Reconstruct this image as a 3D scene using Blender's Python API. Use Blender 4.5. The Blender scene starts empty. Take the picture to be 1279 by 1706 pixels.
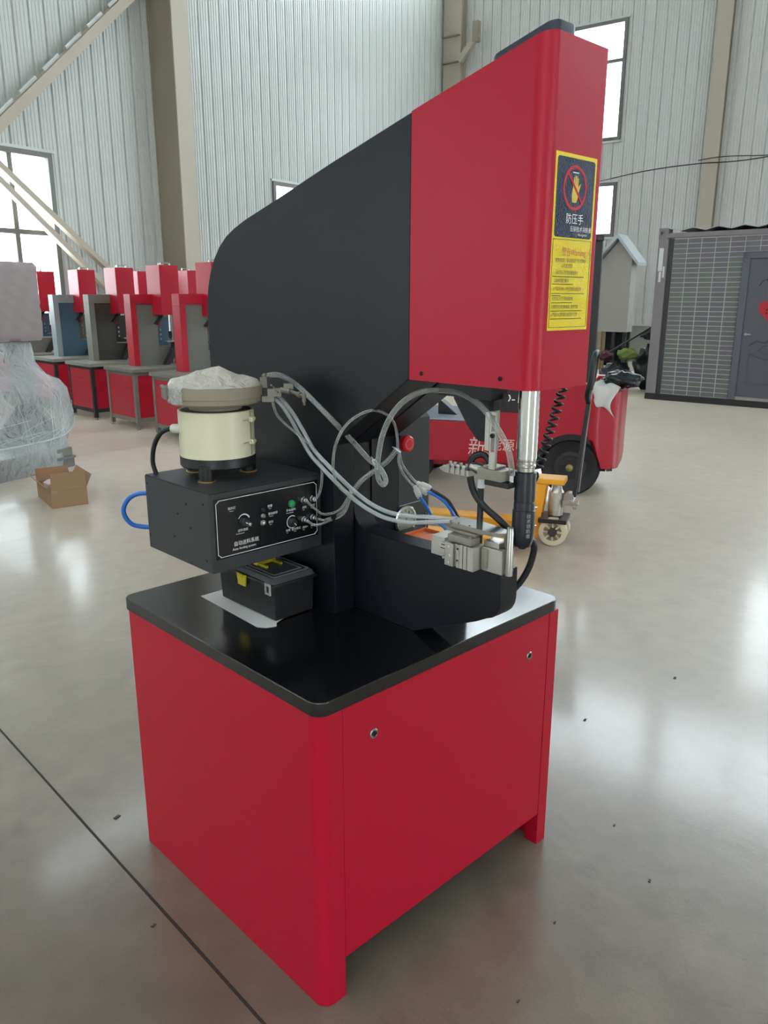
import bpy, bmesh, math, random
from mathutils import Vector, Matrix
random.seed(7)
scene = bpy.context.scene
COL = scene.collection
R = math.radians

# ------------------------------------------------------------------ camera
cam_d = bpy.data.cameras.new('camera')
cam_d.sensor_fit = 'HORIZONTAL'
cam_d.sensor_width = 36.0
cam_d.lens = 36.0 * 1311.37 / 1279.0
cam_d.clip_start = 0.05
cam_d.clip_end = 300
cam = bpy.data.objects.new('camera', cam_d)
COL.objects.link(cam)
cam.location = (-0.9325, -1.1587, 1.6216)
_p, _y = -0.265, 0.8004
_F = Vector((math.cos(_y) * math.cos(_p), math.sin(_y) * math.cos(_p), math.sin(_p)))
_R = Vector((math.sin(_y), -math.cos(_y), 0))
_U = _R.cross(_F)
_rot = Matrix((_R, _U, -_F)).transposed()
cam.rotation_euler = (_rot @ Matrix.Rotation(0.0012, 3, 'Z')).to_euler()
scene.camera = cam

# ------------------------------------------------------------------ sky and exposure
world = bpy.data.worlds.new('sky')
scene.world = world
world.use_nodes = True
_bg = world.node_tree.nodes['Background']
_bg.inputs[0].default_value = (0.87, 0.94, 1.0, 1)
_bg.inputs[1].default_value = 3.0
vs = scene.view_settings
vs.view_transform = 'Standard'
vs.look = 'None'
vs.exposure = 2.16
vs.gamma = 1.0
vs.use_curve_mapping = False
scene.cycles.use_denoising = True
scene.cycles.max_bounces = 10
scene.cycles.diffuse_bounces = 5
scene.cycles.glossy_bounces = 5
scene.cycles.transparent_max_bounces = 16
scene.cycles.sample_clamp_indirect = 6.0

# ------------------------------------------------------------------ helpers
def lin(c):
    return tuple((v / 255 / 12.92) if v / 255 <= 0.04045 else ((v / 255 + 0.055) / 1.055) ** 2.4 for v in c) + (1,)

MATS = {}
def mat(name, rgb, rough=0.5, metal=0.0, bump=0.0, bscale=200.0, vary=0.0, vscale=6.0, coat=0.0, spec=0.5, rvary=0.0):
    if name in MATS: return MATS[name]
    m = bpy.data.materials.new(name); m.use_nodes = True
    nt = m.node_tree; n = nt.nodes; l = nt.links
    b = n['Principled BSDF']
    c = lin(rgb)
    b.inputs['Base Color'].default_value = c
    b.inputs['Roughness'].default_value = rough
    b.inputs['Metallic'].default_value = metal
    b.inputs['Specular IOR Level'].default_value = spec
    b.inputs['Coat Weight'].default_value = coat
    tc = n.new('ShaderNodeTexCoord')
    if vary > 0 or rvary > 0:
        nz = n.new('ShaderNodeTexNoise'); nz.inputs['Scale'].default_value = vscale; nz.inputs['Detail'].default_value = 5
        l.new(tc.outputs['Object'], nz.inputs['Vector'])
        if vary > 0:
            mx = n.new('ShaderNodeMix'); mx.data_type = 'RGBA'
            mx.inputs['A'].default_value = tuple(max(0, v * (1 - vary)) for v in c[:3]) + (1,)
            mx.inputs['B'].default_value = tuple(min(1, v * (1 + vary)) for v in c[:3]) + (1,)
            l.new(nz.outputs['Fac'], mx.inputs['Factor']); l.new(mx.outputs['Result'], b.inputs['Base Color'])
        if rvary > 0:
            mr = n.new('ShaderNodeMapRange')
            mr.inputs['To Min'].default_value = max(0.02, rough - rvary); mr.inputs['To Max'].default_value = min(1, rough + rvary)
            l.new(nz.outputs['Fac'], mr.inputs['Value']); l.new(mr.outputs['Result'], b.inputs['Roughness'])
    if bump > 0:
        nb = n.new('ShaderNodeTexNoise'); nb.inputs['Scale'].default_value = bscale; nb.inputs['Detail'].default_value = 2
        l.new(tc.outputs['Object'], nb.inputs['Vector'])
        bp = n.new('ShaderNodeBump'); bp.inputs['Strength'].default_value = bump; bp.inputs['Distance'].default_value = 0.002
        l.new(nb.outputs['Fac'], bp.inputs['Height']); l.new(bp.outputs['Normal'], b.inputs['Normal'])
    MATS[name] = m
    return m

def clear_mat(name, rgb, rough=0.08, opacity=0.35, bump=0.0, bscale=60.0, edge=0.6):
    """see-through plastic: mostly transparent face on, glossy and milky towards its edges"""
    if name in MATS: return MATS[name]
    m = bpy.data.materials.new(name); m.use_nodes = True
    nt = m.node_tree; n = nt.nodes; l = nt.links
    b = n['Principled BSDF']; out = n['Material Output']
    b.inputs['Base Color'].default_value = lin(rgb); b.inputs['Roughness'].default_value = rough
    tr = n.new('ShaderNodeBsdfTransparent'); tr.inputs[0].default_value = (0.93, 0.95, 0.95, 1)
    lw = n.new('ShaderNodeLayerWeight'); lw.inputs['Blend'].default_value = 0.35
    mr = n.new('ShaderNodeMapRange'); mr.inputs['To Min'].default_value = opacity; mr.inputs['To Max'].default_value = min(1, opacity + edge)
    mx = n.new('ShaderNodeMixShader')
    l.new(lw.outputs['Facing'], mr.inputs['Value']); l.new(mr.outputs['Result'], mx.inputs['Fac'])
    l.new(tr.outputs[0], mx.inputs[1]); l.new(b.outputs[0], mx.inputs[2]); l.new(mx.outputs[0], out.inputs['Surface'])
    if bump > 0:
        tc = n.new('ShaderNodeTexCoord'); nb = n.new('ShaderNodeTexNoise'); nb.inputs['Scale'].default_value = bscale
        nb.inputs['Detail'].default_value = 4; nb.inputs['Distortion'].default_value = 1.5
        l.new(tc.outputs['Object'], nb.inputs['Vector'])
        bp = n.new('ShaderNodeBump'); bp.inputs['Strength'].default_value = bump; bp.inputs['Distance'].default_value = 0.02
        l.new(nb.outputs['Fac'], bp.inputs['Height']); l.new(bp.outputs['Normal'], b.inputs['Normal'])
        l.new(bp.outputs['Normal'], lw.inputs['Normal'])
    MATS[name] = m
    return m

def spline(pts, per=6):
    P = [Vector(p) for p in pts]
    if len(P) < 3: return P
    out = []
    for i in range(len(P) - 1):
        p0 = P[max(i - 1, 0)]; p1 = P[i]; p2 = P[i + 1]; p3 = P[min(i + 2, len(P) - 1)]
        for k in range(per):
            t = k / per
            out.append(0.5 * ((2 * p1) + (p2 - p0) * t + (2 * p0 - 5 * p1 + 4 * p2 - p3) * t * t + (3 * p1 - p0 - 3 * p2 + p3) * t ** 3))
    out.append(P[-1])
    return out

class MB:
    """collects shapes and links them as ONE mesh object"""
    def __init__(s): s.v = []; s.f = []; s.mi = []
    def add(s, vs_, fs_, mi=0):
        o = len(s.v); s.v += [tuple(v) for v in vs_]
        for f in fs_: s.f.append([o + i for i in f]); s.mi.append(mi)
        return s
    def box(s, x0, x1, y0, y1, z0, z1, mi=0):
        v = [(x, y, z) for z in (z0, z1) for y in (y0, y1) for x in (x0, x1)]
        return s.add(v, [(0, 2, 3, 1), (4, 5, 7, 6), (0, 1, 5, 4), (2, 6, 7, 3), (0, 4, 6, 2), (1, 3, 7, 5)], mi)
    def obox(s, c, ax, ay, az, mi=0):
        c = Vector(c); ax = Vector(ax); ay = Vector(ay); az = Vector(az)
        v = [c + ax * i + ay * j + az * k for k in (-1, 1) for j in (-1, 1) for i in (-1, 1)]
        return s.add(v, [(0, 2, 3, 1), (4, 5, 7, 6), (0, 1, 5, 4), (2, 6, 7, 3), (0, 4, 6, 2), (1, 3, 7, 5)], mi)
    def bar(s, p0, p1, w, h, up=(0, 0, 1), mi=0):
        p0 = Vector(p0); p1 = Vector(p1); d = p1 - p0; a = d.normalized(); sd = a.cross(Vector(up)).normalized(); u = sd.cross(a)
        return s.obox((p0 + p1) / 2, d / 2, sd * w / 2, u * h / 2, mi)
    def prism(s, poly, fn, mi=0):
        """poly 2D, fn(p, k) -> 3D with k = 0 or 1 for the two faces"""
        n = len(poly); v = [fn(p, 0) for p in poly] + [fn(p, 1) for p in poly]
        fs = [tuple(range(n))[::-1], tuple(range(n, 2 * n))] + [(i, (i + 1) % n, n + (i + 1) % n, n + i) for i in range(n)]
        return s.add(v, fs, mi)
    def px(s, poly, x0, x1, mi=0): return s.prism(poly, lambda p, k: ((x1 if k else x0), p[0], p[1]), mi)
    def py(s, poly, y0, y1, mi=0): return s.prism(poly, lambda p, k: (p[0], (y1 if k else y0), p[1]), mi)
    def pz(s, poly, z0, z1, mi=0): return s.prism(poly, lambda p, k: (p[0], p[1], (z1 if k else z0)), mi)
    def cone(s, p0, p1, r0, r1=None, n=20, mi=0):
        r1 = r0 if r1 is None else r1
        p0 = Vector(p0); p1 = Vector(p1); a = (p1 - p0).normalized()
        u = a.orthogonal().normalized(); w = a.cross(u)
        v = []
        for p, r in ((p0, r0), (p1, r1)):
            for i in range(n):
                t = 2 * math.pi * i / n; v.append(p + (u * math.cos(t) + w * math.sin(t)) * r)
        fs = [tuple(range(n))[::-1], tuple(range(n, 2 * n))] + [(i, (i + 1) % n, n + (i + 1) % n, n + i) for i in range(n)]
        return s.add(v, fs, mi)
    def lathe(s, prof, c=(0, 0, 0), axis=(0, 0, 1), n=32, mi=0, closed=False):
        """prof: (r, h) list along the axis"""
        c = Vector(c); a = Vector(axis).normalized(); u = a.orthogonal().normalized(); w = a.cross(u); v = []
        for r, h in prof:
            for i in range(n):
                t = 2 * math.pi * i / n; v.append(c + a * h + (u * math.cos(t) + w * math.sin(t)) * r)
        m = len(prof); fs = []
        for k in range(m if closed else m - 1):
            k2 = (k + 1) % m
            for i in range(n): fs.append((k * n + i, k * n + (i + 1) % n, k2 * n + (i + 1) % n, k2 * n + i))
        if not closed: fs += [tuple(range(n))[::-1], tuple(range((m - 1) * n, m * n))]
        return s.add(v, fs, mi)
    def tube(s, pts, r, n=8, per=6, mi=0, flat=1.0, smooth=True):
        P = spline(pts, per) if smooth else [Vector(p) for p in pts]
        v = []; fs = []; u = None
        for i, p in enumerate(P):
            t = (P[min(i + 1, len(P) - 1)] - P[max(i - 1, 0)]).normalized()
            if u is None: u = t.orthogonal().normalized()
            else:
                u = u - t * u.dot(t); u.normalize()
            w = t.cross(u); rr = r[min(len(r) - 1, int(i * len(r) / len(P)))] if isinstance(r, (list, tuple)) else r
            for k in range(n):
                a = 2 * math.pi * k / n; v.append(p + (u * math.cos(a) * flat + w * math.sin(a)) * rr)
        m = len(P)
        for k in range(m - 1):
            for i in range(n): fs.append((k * n + i, k * n + (i + 1) % n, (k + 1) * n + (i + 1) % n, (k + 1) * n + i))
        fs += [tuple(range(n))[::-1], tuple(range((m - 1) * n, m * n))]
        return s.add(v, fs, mi)
    def text(s, txt, o, right, up, h, mi=0, align='LEFT', lift=0.0006, stretch=1.0, slant=0.0):
        """flat lettering: cap height about h, baseline starting at o"""
        v, f, w = glyphs(txt)
        right = Vector(right).normalized(); up = Vector(up).normalized(); nrm = right.cross(up); o = Vector(o)
        off = {'LEFT': 0, 'CENTER': -w / 2, 'RIGHT': -w}[align]
        return s.add([o + right * ((p[0] + off) * h * stretch + p[1] * h * slant) + up * (p[1] * h) + nrm * lift for p in v], f, mi)
    def build(s, name, mats, parent=None, origin=(0, 0, 0), bevel=0.0, seg=2, smooth=30, fix=True, wn=None):
        o = Vector(origin)
        me = bpy.data.meshes.new(name)
        me.from_pydata([tuple(Vector(v) - o) for v in s.v], [], s.f)
        if not isinstance(mats, (list, tuple)): mats = [mats]
        for m in mats: me.materials.append(m)
        if len(mats) > 1: me.polygons.foreach_set('material_index', s.mi)
        bm = bmesh.new(); bm.from_mesh(me)
        if fix: bmesh.ops.recalc_face_normals(bm, faces=bm.faces)
        if bevel > 0:
            es = [e for e in bm.edges if len(e.link_faces) == 2 and e.calc_face_angle(0) > R(28)]
            bmesh.ops.bevel(bm, geom=es, offset=bevel, segments=seg, profile=0.5, affect='EDGES', clamp_overlap=True)
        bm.to_mesh(me); bm.free()
        if smooth:
            me.polygons.foreach_set('use_smooth', [True] * len(me.polygons))
            me.set_sharp_from_angle(angle=R(smooth))
        ob = bpy.data.objects.new(name, me); COL.objects.link(ob)
        if smooth and (wn if wn is not None else bevel > 0):
            w_ = ob.modifiers.new('weighted_normals', 'WEIGHTED_NORMAL'); w_.keep_sharp = True; w_.weight = 100
        if parent is not None: ob.parent = parent
        else: ob.location = o
        return ob

_GL = {}
def glyphs(txt):
    if txt in _GL: return _GL[txt]
    cu = bpy.data.curves.new('t', 'FONT'); cu.body = txt; cu.size = 1.0; cu.resolution_u = 2; cu.fill_mode = 'FRONT'
    ob = bpy.data.objects.new('t', cu); COL.objects.link(ob)
    dg = bpy.context.evaluated_depsgraph_get(); dg.update()
    me = bpy.data.meshes.new_from_object(ob.evaluated_get(dg))
    v = [tuple(x.co) for x in me.vertices]; f = [list(p.vertices) for p in me.polygons]
    w = max([x[0] for x in v] or [1.0])
    bpy.data.objects.remove(ob); bpy.data.curves.remove(cu); bpy.data.meshes.remove(me)
    # 1.4: the font's cap height is about 0.7 of its size
    _GL[txt] = ([(x[0] * 1.4, x[1] * 1.4, 0) for x in v], f, w * 1.4)
    return _GL[txt]

def empty(name, loc, rz=0.0):
    o = bpy.data.objects.new(name, None); COL.objects.link(o); o.empty_display_size = 0.1
    o.location = loc; o.rotation_euler = (0, 0, rz)
    return o

def tag(o, label=None, cat=None, group=None, kind=None):
    for k, v in (('label', label), ('category', cat), ('group', group), ('kind', kind)):
        if v: o[k] = v
    return o

def copy_tree(o, parent=None):
    c = o.copy(); COL.objects.link(c)
    if parent is not None: c.parent = parent
    for ch in list(o.children): copy_tree(ch, c)
    return c

def arc(cx, cy, r, a0, a1, n=8):
    return [(cx + r * math.cos(R(a0 + (a1 - a0) * i / n)), cy + r * math.sin(R(a0 + (a1 - a0) * i / n))) for i in range(n + 1)]

# ------------------------------------------------------------------ materials
RED = mat('red_powder_coat', (168, 0, 36), 0.40, bump=0.10, bscale=420, spec=0.35)
REDB = mat('red_machine_paint', (186, 22, 46), 0.38, bump=0.05, bscale=300)
BLACK = mat('black_powder_coat', (9, 14, 22), 0.40, bump=0.12, bscale=500, rvary=0.05, vscale=3, spec=0.36)
BLACKT = mat('black_gloss_top', (12, 13, 16), 0.16, bump=0.02, bscale=300, rvary=0.05, vscale=8, spec=0.85)
CHAR = mat('charcoal_panel', (40, 43, 45), 0.5, bump=0.10, bscale=600)
DARK = mat('dark_interior', (14, 14, 16), 0.8)
RUB = mat('black_rubber', (20, 21, 23), 0.45, bump=0.1, bscale=300)
PLAST = mat('black_plastic', (24, 25, 27), 0.4)
CHROME = mat('polished_chrome', (200, 203, 205), 0.14, 1.0)
STEEL = mat('brushed_steel', (176, 174, 168), 0.32, 1.0, bump=0.05, bscale=400)
ALU = mat('anodised_aluminium', (182, 180, 172), 0.36, 0.7, bump=0.05, bscale=500)
ALUD = mat('dull_aluminium', (146, 141, 131), 0.5, 0.6, bump=0.05, bscale=500)
CREAM = mat('cream_enamel', (205, 202, 170), 0.28, vary=0.03)
BOWL = mat('taupe_coating', (140, 132, 114), 0.55, bump=0.08, bscale=400, vary=0.05)
WHITE = mat('white_print', (225, 225, 222), 0.6)
GREYP = mat('grey_print', (150, 152, 152), 0.6)
YEL = mat('yellow_plastic', (200, 185, 40), 0.45)
YSTK = mat('yellow_sticker', (226, 204, 40), 0.14, bump=0.35, bscale=420)
NSTK = mat('navy_sticker', (33, 45, 68), 0.12, bump=0.35, bscale=420)
REDPR = mat('red_print', (190, 40, 60), 0.3)
BLKPR = mat('black_print', (52, 48, 20), 0.5)
BUT = mat('red_button', (196, 24, 40), 0.3)
GRN = mat('green_button', (30, 140, 84), 0.4)
BLUE = mat('blue_hose', (20, 96, 178), 0.3)
BRASS = mat('brass_foot', (200, 170, 110), 0.3, 0.9)
CLEAR = clear_mat('clear_hose', (188, 192, 186), 0.30, 0.22, edge=0.62)
MILK = clear_mat('milky_hose', (206, 212, 212), 0.28, 0.34, edge=0.58)
NYLON = mat('white_nylon', (205, 210, 208), 0.4)
PAPER = mat('white_paper', (222, 222, 218), 0.7)
LIDC = clear_mat('smoky_lid', (90, 94, 98), 0.2, 0.45, edge=0.4)
BAG = clear_mat('frosted_bag', (204, 200, 186), 0.35, 0.72, bump=1.0, bscale=16, edge=0.28)
VALVE = mat('valve_metal', (122, 119, 110), 0.5, 0.35)
ORANGE = mat('orange_plastic', (224, 120, 62), 0.4)

# ================================================================== THE HALL
SHEET = mat('pale_wall_sheet', (202, 205, 201), 0.36, vary=0.06, vscale=1.2, bump=0.03, bscale=40, rvary=0.06)
SHEETR = mat('grey_wall_sheet', (208, 208, 203), 0.40, vary=0.06, vscale=1.2, bump=0.03, bscale=40, rvary=0.06)
ROOFM = mat('roof_sheet', (176, 178, 174), 0.6)
STEELP = mat('cream_steel_paint', (184, 174, 158), 0.5, vary=0.05, vscale=2)
STEELB = mat('darker_steel', (150, 141, 124), 0.55, vary=0.06, vscale=2)  # darker steel tone for webs, rear flanges and small plates
WFRAME = mat('grey_window_frame', (112, 112, 104), 0.45)
MASON = mat('rendered_plinth', (150, 148, 140), 0.8, vary=0.08, vscale=3)
PANE = clear_mat('window_glass', (235, 240, 240), 0.03, 0.05, edge=0.4)

def floor_mat():
    m = bpy.data.materials.new('polished_concrete'); m.use_nodes = True
    nt = m.node_tree; n = nt.nodes; l = nt.links; b = n['Principled BSDF']
    tc = n.new('ShaderNodeTexCoord')
    def noise(sc, det, dist=0.0):
        z = n.new('ShaderNodeTexNoise'); z.inputs['Scale'].default_value = sc; z.inputs['Detail'].default_value = det
        z.inputs['Distortion'].default_value = dist; l.new(tc.outputs['Object'], z.inputs['Vector']); return z
    a = noise(0.55, 8, 0.6); c = noise(7, 6); g = noise(160, 3)
    r1 = n.new('ShaderNodeValToRGB')
    r1.color_ramp.elements[0].position = 0.32; r1.color_ramp.elements[0].color = lin((78, 69, 57))
    r1.color_ramp.elements[1].position = 0.70; r1.color_ramp.elements[1].color = lin((106, 96, 82))
    l.new(a.outputs['Fac'], r1.inputs['Fac'])
    mx = n.new('ShaderNodeMix'); mx.data_type = 'RGBA'; mx.blend_type = 'OVERLAY'; mx.inputs['Factor'].default_value = 0.42
    l.new(r1.outputs['Color'], mx.inputs['A']); l.new(c.outputs['Fac'], mx.inputs['B'])
    m2 = n.new('ShaderNodeMix'); m2.data_type = 'RGBA'; m2.blend_type = 'OVERLAY'; m2.inputs['Factor'].default_value = 0.25
    l.new(mx.outputs['Result'], m2.inputs['A']); l.new(g.outputs['Fac'], m2.inputs['B'])
    cr = noise(1.3, 3, 2.2)
    ab = n.new('ShaderNodeMath'); ab.operation = 'SUBTRACT'; ab.inputs[1].default_value = 0.5; l.new(cr.outputs['Fac'], ab.inputs[0])
    a2 = n.new('ShaderNodeMath'); a2.operation = 'ABSOLUTE'; l.new(ab.outputs[0], a2.inputs[0])
    rr = n.new('ShaderNodeMapRange'); rr.inputs['From Max'].default_value = 0.006; rr.inputs['To Min'].default_value = 0.30; rr.inputs['To Max'].default_value = 0.0
    l.new(a2.outputs[0], rr.inputs['Value'])
    br = noise(0.8, 2, 0.0); gate = n.new('ShaderNodeMapRange'); gate.inputs['From Min'].default_value = 0.52; gate.inputs['From Max'].default_value = 0.6
    l.new(br.outputs['Fac'], gate.inputs['Value'])
    gm = n.new('ShaderNodeMath'); gm.operation = 'MULTIPLY'; l.new(rr.outputs[0], gm.inputs[0]); l.new(gate.outputs[0], gm.inputs[1])
    sm = noise(2.6, 2, 0.8); smr = n.new('ShaderNodeMapRange'); smr.inputs['From Min'].default_value = 0.66; smr.inputs['From Max'].default_value = 0.76; smr.inputs['To Max'].default_value = 0.35
    l.new(sm.outputs['Fac'], smr.inputs['Value'])
    mxx = n.new('ShaderNodeMath'); mxx.operation = 'MAXIMUM'; l.new(gm.outputs[0], mxx.inputs[0]); l.new(smr.outputs[0], mxx.inputs[1])
    m3 = n.new('ShaderNodeMix'); m3.data_type = 'RGBA'; m3.inputs['B'].default_value = lin((52, 44, 36))
    l.new(mxx.outputs[0], m3.inputs['Factor']); l.new(m2.outputs['Result'], m3.inputs['A']); l.new(m3.outputs['Result'], b.inputs['Base Color'])
    shm = n.new('ShaderNodeMapRange'); shm.inputs['From Min'].default_value = 0.3; shm.inputs['From Max'].default_value = 0.7; shm.inputs['To Min'].default_value = 0.85; shm.inputs['To Max'].default_value = 1.0
    l.new(c.outputs['Fac'], shm.inputs['Value']); l.new(shm.outputs[0], b.inputs['Sheen Weight'])
    ctm = n.new('ShaderNodeMapRange'); ctm.inputs['From Min'].default_value = 0.3; ctm.inputs['From Max'].default_value = 0.7; ctm.inputs['To Min'].default_value = 0.75; ctm.inputs['To Max'].default_value = 0.4
    l.new(a.outputs['Fac'], ctm.inputs['Value']); l.new(ctm.outputs[0], b.inputs['Coat Weight'])
    mr = n.new('ShaderNodeMapRange'); mr.inputs['From Min'].default_value = 0.3; mr.inputs['From Max'].default_value = 0.75
    mr.inputs['To Min'].default_value = 0.32; mr.inputs['To Max'].default_value = 0.40
    l.new(c.outputs['Fac'], mr.inputs['Value']); l.new(mr.outputs['Result'], b.inputs['Roughness'])
    b.inputs['Specular IOR Level'].default_value = 0.5
    b.inputs['Coat Weight'].default_value = 0.75; b.inputs['Coat Roughness'].default_value = 0.13; b.inputs['Coat IOR'].default_value = 1.5
    b.inputs['Sheen Weight'].default_value = 0.9; b.inputs['Sheen Roughness'].default_value = 0.45; b.inputs['Sheen Tint'].default_value = (1.0, .90, .74, 1)
    w = noise(5.0, 5, 0.8)
    bp = n.new('ShaderNodeBump'); bp.inputs['Strength'].default_value = 0.16; bp.inputs['Distance'].default_value = 0.02
    l.new(w.outputs['Fac'], bp.inputs['Height'])
    b2 = n.new('ShaderNodeBump'); b2.inputs['Strength'].default_value = 0.05; b2.inputs['Distance'].default_value = 0.002
    l.new(g.outputs['Fac'], b2.inputs['Height']); l.new(bp.outputs['Normal'], b2.inputs['Normal'])
    l.new(b2.outputs['Normal'], b.inputs['Normal'])
    return m

KX, KY = 17.7, 15.5            # inner corner of the hall
HW, HD, HH = 45.0, 38.0, 13.0  # along the window wall, along the other one, height
HALL = Matrix.Translation((KX, KY, 0)) @ Matrix.Rotation(R(10), 4, 'Z')
def hall_pt(a, b, z=0): return HALL @ Vector((a, b, z))

fl = MB(); c4 = [hall_pt(-HW, -HD), hall_pt(0, -HD), hall_pt(0, 0), hall_pt(-HW, 0)]
fl.prism([(p.x, p.y) for p in c4], lambda p, k: (p[0], p[1], 0 if k else -0.2))
floor = tag(fl.build('floor', floor_mat(), smooth=0), kind='structure')
GROOVE = mat('joint_filler', (44, 40, 36), 0.8, bump=0.3, bscale=120)
j = MB()
pts = [(-0.099 - 0.0 * t, 8.0 - 0.26 * t) for t in range(60)]
prev = None
for k in range(60):
    yy = 12.0 - 0.35 * k; xx = -0.112 + 0.012 * (yy - 0.9) + random.uniform(-.0012, .0012)
    w = 0.0036 + random.uniform(-.0008, .0012)
    cur = ((xx - w, yy), (xx + w, yy))
    if prev:
        j.pz([prev[0], prev[1], cur[1], cur[0]], 0.0, 0.0007)
    prev = cur
tag(j.build('floor_joint', GROOVE, floor, smooth=0))
sp = MB()
for (x, y, r) in [(-.02, 1.02, .010), (.95, -.32, .006), (1.6, .30, .008), (2.2, .22, .010), (1.55, .62, .006), (-.16, .52, .006), (.35, -.30, .004), (.62, -.22, .004), (1.1, -.12, .005), (-.35, 1.35, .008)]:
    sp.obox((x, y, .0015), (r, r * .3, 0), (-r * .2, r * .5, 0), (0, 0, .0012))
sp = tag(sp.build('floor_debris', mat('chips', (70, 62, 54), .8), floor, smooth=0), kind='stuff')

# corrugated cladding: local x runs along the wall, local +y points out of the hall
PER = 0.28
def rib_profile(s0, s1):
    xs = set([s0, s1]); k0 = math.floor(s0 / PER) - 1; k1 = math.ceil(s1 / PER) + 1
    for k in range(k0, k1):
        b = k * PER
        for q in (0, .012, .030, .042, .090, .096, .104, .110, .155, .161, .169, .175, .220, .226, .234, .240): xs.add(b + q)
    def dep(x):
        q = x - math.floor(x / PER + 1e-9) * PER
        if q < .012: return .034 * q / .012
        if q < .030: return .034
        if q < .042: return .034 * (.042 - q) / .012
        for c in (.100, .165, .230):
            if abs(q - c) < .010: return -.010 * min(1, (.010 - abs(q - c)) / .006)
        return 0.0
    return [(x, dep(x)) for x in sorted(xs) if s0 - 1e-6 <= x <= s1 + 1e-6]

def clad_wall(root, name, length, z0, z1, holes, m, flip):
    """sheets about a metre wide, cut round the window openings; flip = -1 where local x runs away from the corner"""
    edges = sorted(set([0.0, length] + [float(k) for k in range(1, int(length))] + [h[i] for h in holes for i in (0, 1)]))
    for a, b in zip(edges[:-1], edges[1:]):
        if b - a < .01: continue
        spans = [(z0, z1)]
        for (h0, h1, hz0, hz1) in holes:
            if a >= h0 - 1e-6 and b <= h1 + 1e-6:
                nx = []
                for (p, q) in spans:
                    if hz0 > p: nx.append((p, min(q, hz0)))
                    if hz1 < q: nx.append((max(p, hz1), q))
                spans = [t for t in nx if t[1] - t[0] > .01]
        pr = rib_profile(a, b); mb = MB()
        for (p, q) in spans:
            v = [(x * flip, d, z) for z in (p, q) for (x, d) in pr]; n = len(pr)
            v += [(x * flip, d + .012, z) for z in (p, q) for (x, d) in pr]
            f = [(i, i + 1, n + i + 1, n + i) for i in range(n - 1)] + [(2 * n + i + 1, 2 * n + i, 3 * n + i, 3 * n + i + 1) for i in range(n - 1)]
            mb.add(v, f)
        mb.build('cladding_sheet', m, root, smooth=0, fix=False)

def window(root_m, n, s0, s1, z0, z1, flip, vs_, hs_, fw=.085):
    """frame standing in the opening, panes between its bars"""
    w = empty('window_%d' % n, root_m.to_translation(), root_m.to_euler().z); tag(w, kind='structure')
    fr = MB()
    def B(a, b, c, d, y0=-.05, y1=.07):
        x0, x1 = sorted((a * flip, b * flip)); fr.box(x0, x1, y0, y1, c, d)
    B(s0, s0 + fw, z0, z1); B(s1 - fw, s1, z0, z1); B(s0 + fw, s1 - fw, z0, z0 + fw); B(s0 + fw, s1 - fw, z1 - fw, z1)
    for v in vs_: B(v - .04, v + .04, z0 + fw, z1 - fw, -.02, .05)
    hs_ = list(hs_)
    vx = [s0 + fw] + [q for v in vs_ for q in (v - .04, v + .04)] + [s1 - fw]
    for h in hs_:
        for i in range(0, len(vx), 2): B(vx[i], vx[i + 1], h - .04, h + .04, -.02, .05)
    fr.build('frame', WFRAME, w, smooth=0)
    hz = [z0 + fw] + [q for h in hs_ for q in (h - .04, h + .04)] + [z1 - fw]
    for i in range(0, len(vx), 2):
        for k in range(0, len(hz), 2):
            x0, x1 = sorted((vx[i] * flip, vx[i + 1] * flip))
            MB().box(x0, x1, .01, .016, hz[k], hz[k + 1]).build('pane', PANE, w, smooth=0)
    sl = MB(); x0, x1 = sorted(((s0 - .05) * flip, (s1 + .05) * flip))
    sl.box(x0, x1, -.06, .0, z0 - .05, z0 - .002); sl.box(x0, x1, -.05, 0, z1 + .002, z1 + .05)
    sl.build('sill', SHEET, w, smooth=0)
    return w

# wall_left: the window wall behind the row of machines (local x = -s)
ML = HALL.copy()
wl = empty('wall_left', ML.to_translation(), R(10)); tag(wl, kind='structure')
HL = [(12.77, 15.7, 1.25, 4.0), (5.0, 7.33, 2.75, 4.16), (28, 31, 1.25, 4.0), (34, 37, 1.25, 4.0),
      (4.2, 14.6, 9.0, 9.9), (16.2, 22.8, 8.2, 9.0)]
clad_wall(wl, 'left', HW, .96, HH, HL, SHEET, -1)
b = MB().box(-HW, -.02, -.03, .14, 0, .96); b.build('plinth', MASON, wl, smooth=0)
b = MB().box(-HW, -.02, -.05, -.03, .93, .975); b.build('sill_flashing', SHEET, wl, smooth=0)
window(ML, 1, 12.77, 15.7, 1.25, 4.0, -1, [13.53, 14.9], [2.7])
window(ML, 2, 5.0, 7.33, 2.75, 4.16, -1, [6.1], [])
for k, (a, c) in enumerate([(28, 31), (34, 37)]):
    window(ML, 3 + k, a, c, 1.25, 4.0, -1, [(a + c) / 2], [2.7])
for k, (a, c) in enumerate([(4.2, 14.6), (16.2, 22.8)]):
    window(ML, 7 + k, a, c, 9.0 - .8 * k, 9.9 - .9 * k, -1, [a + 2.2 * i for i in range(1, 5 - 2 * k)], [])
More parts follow.
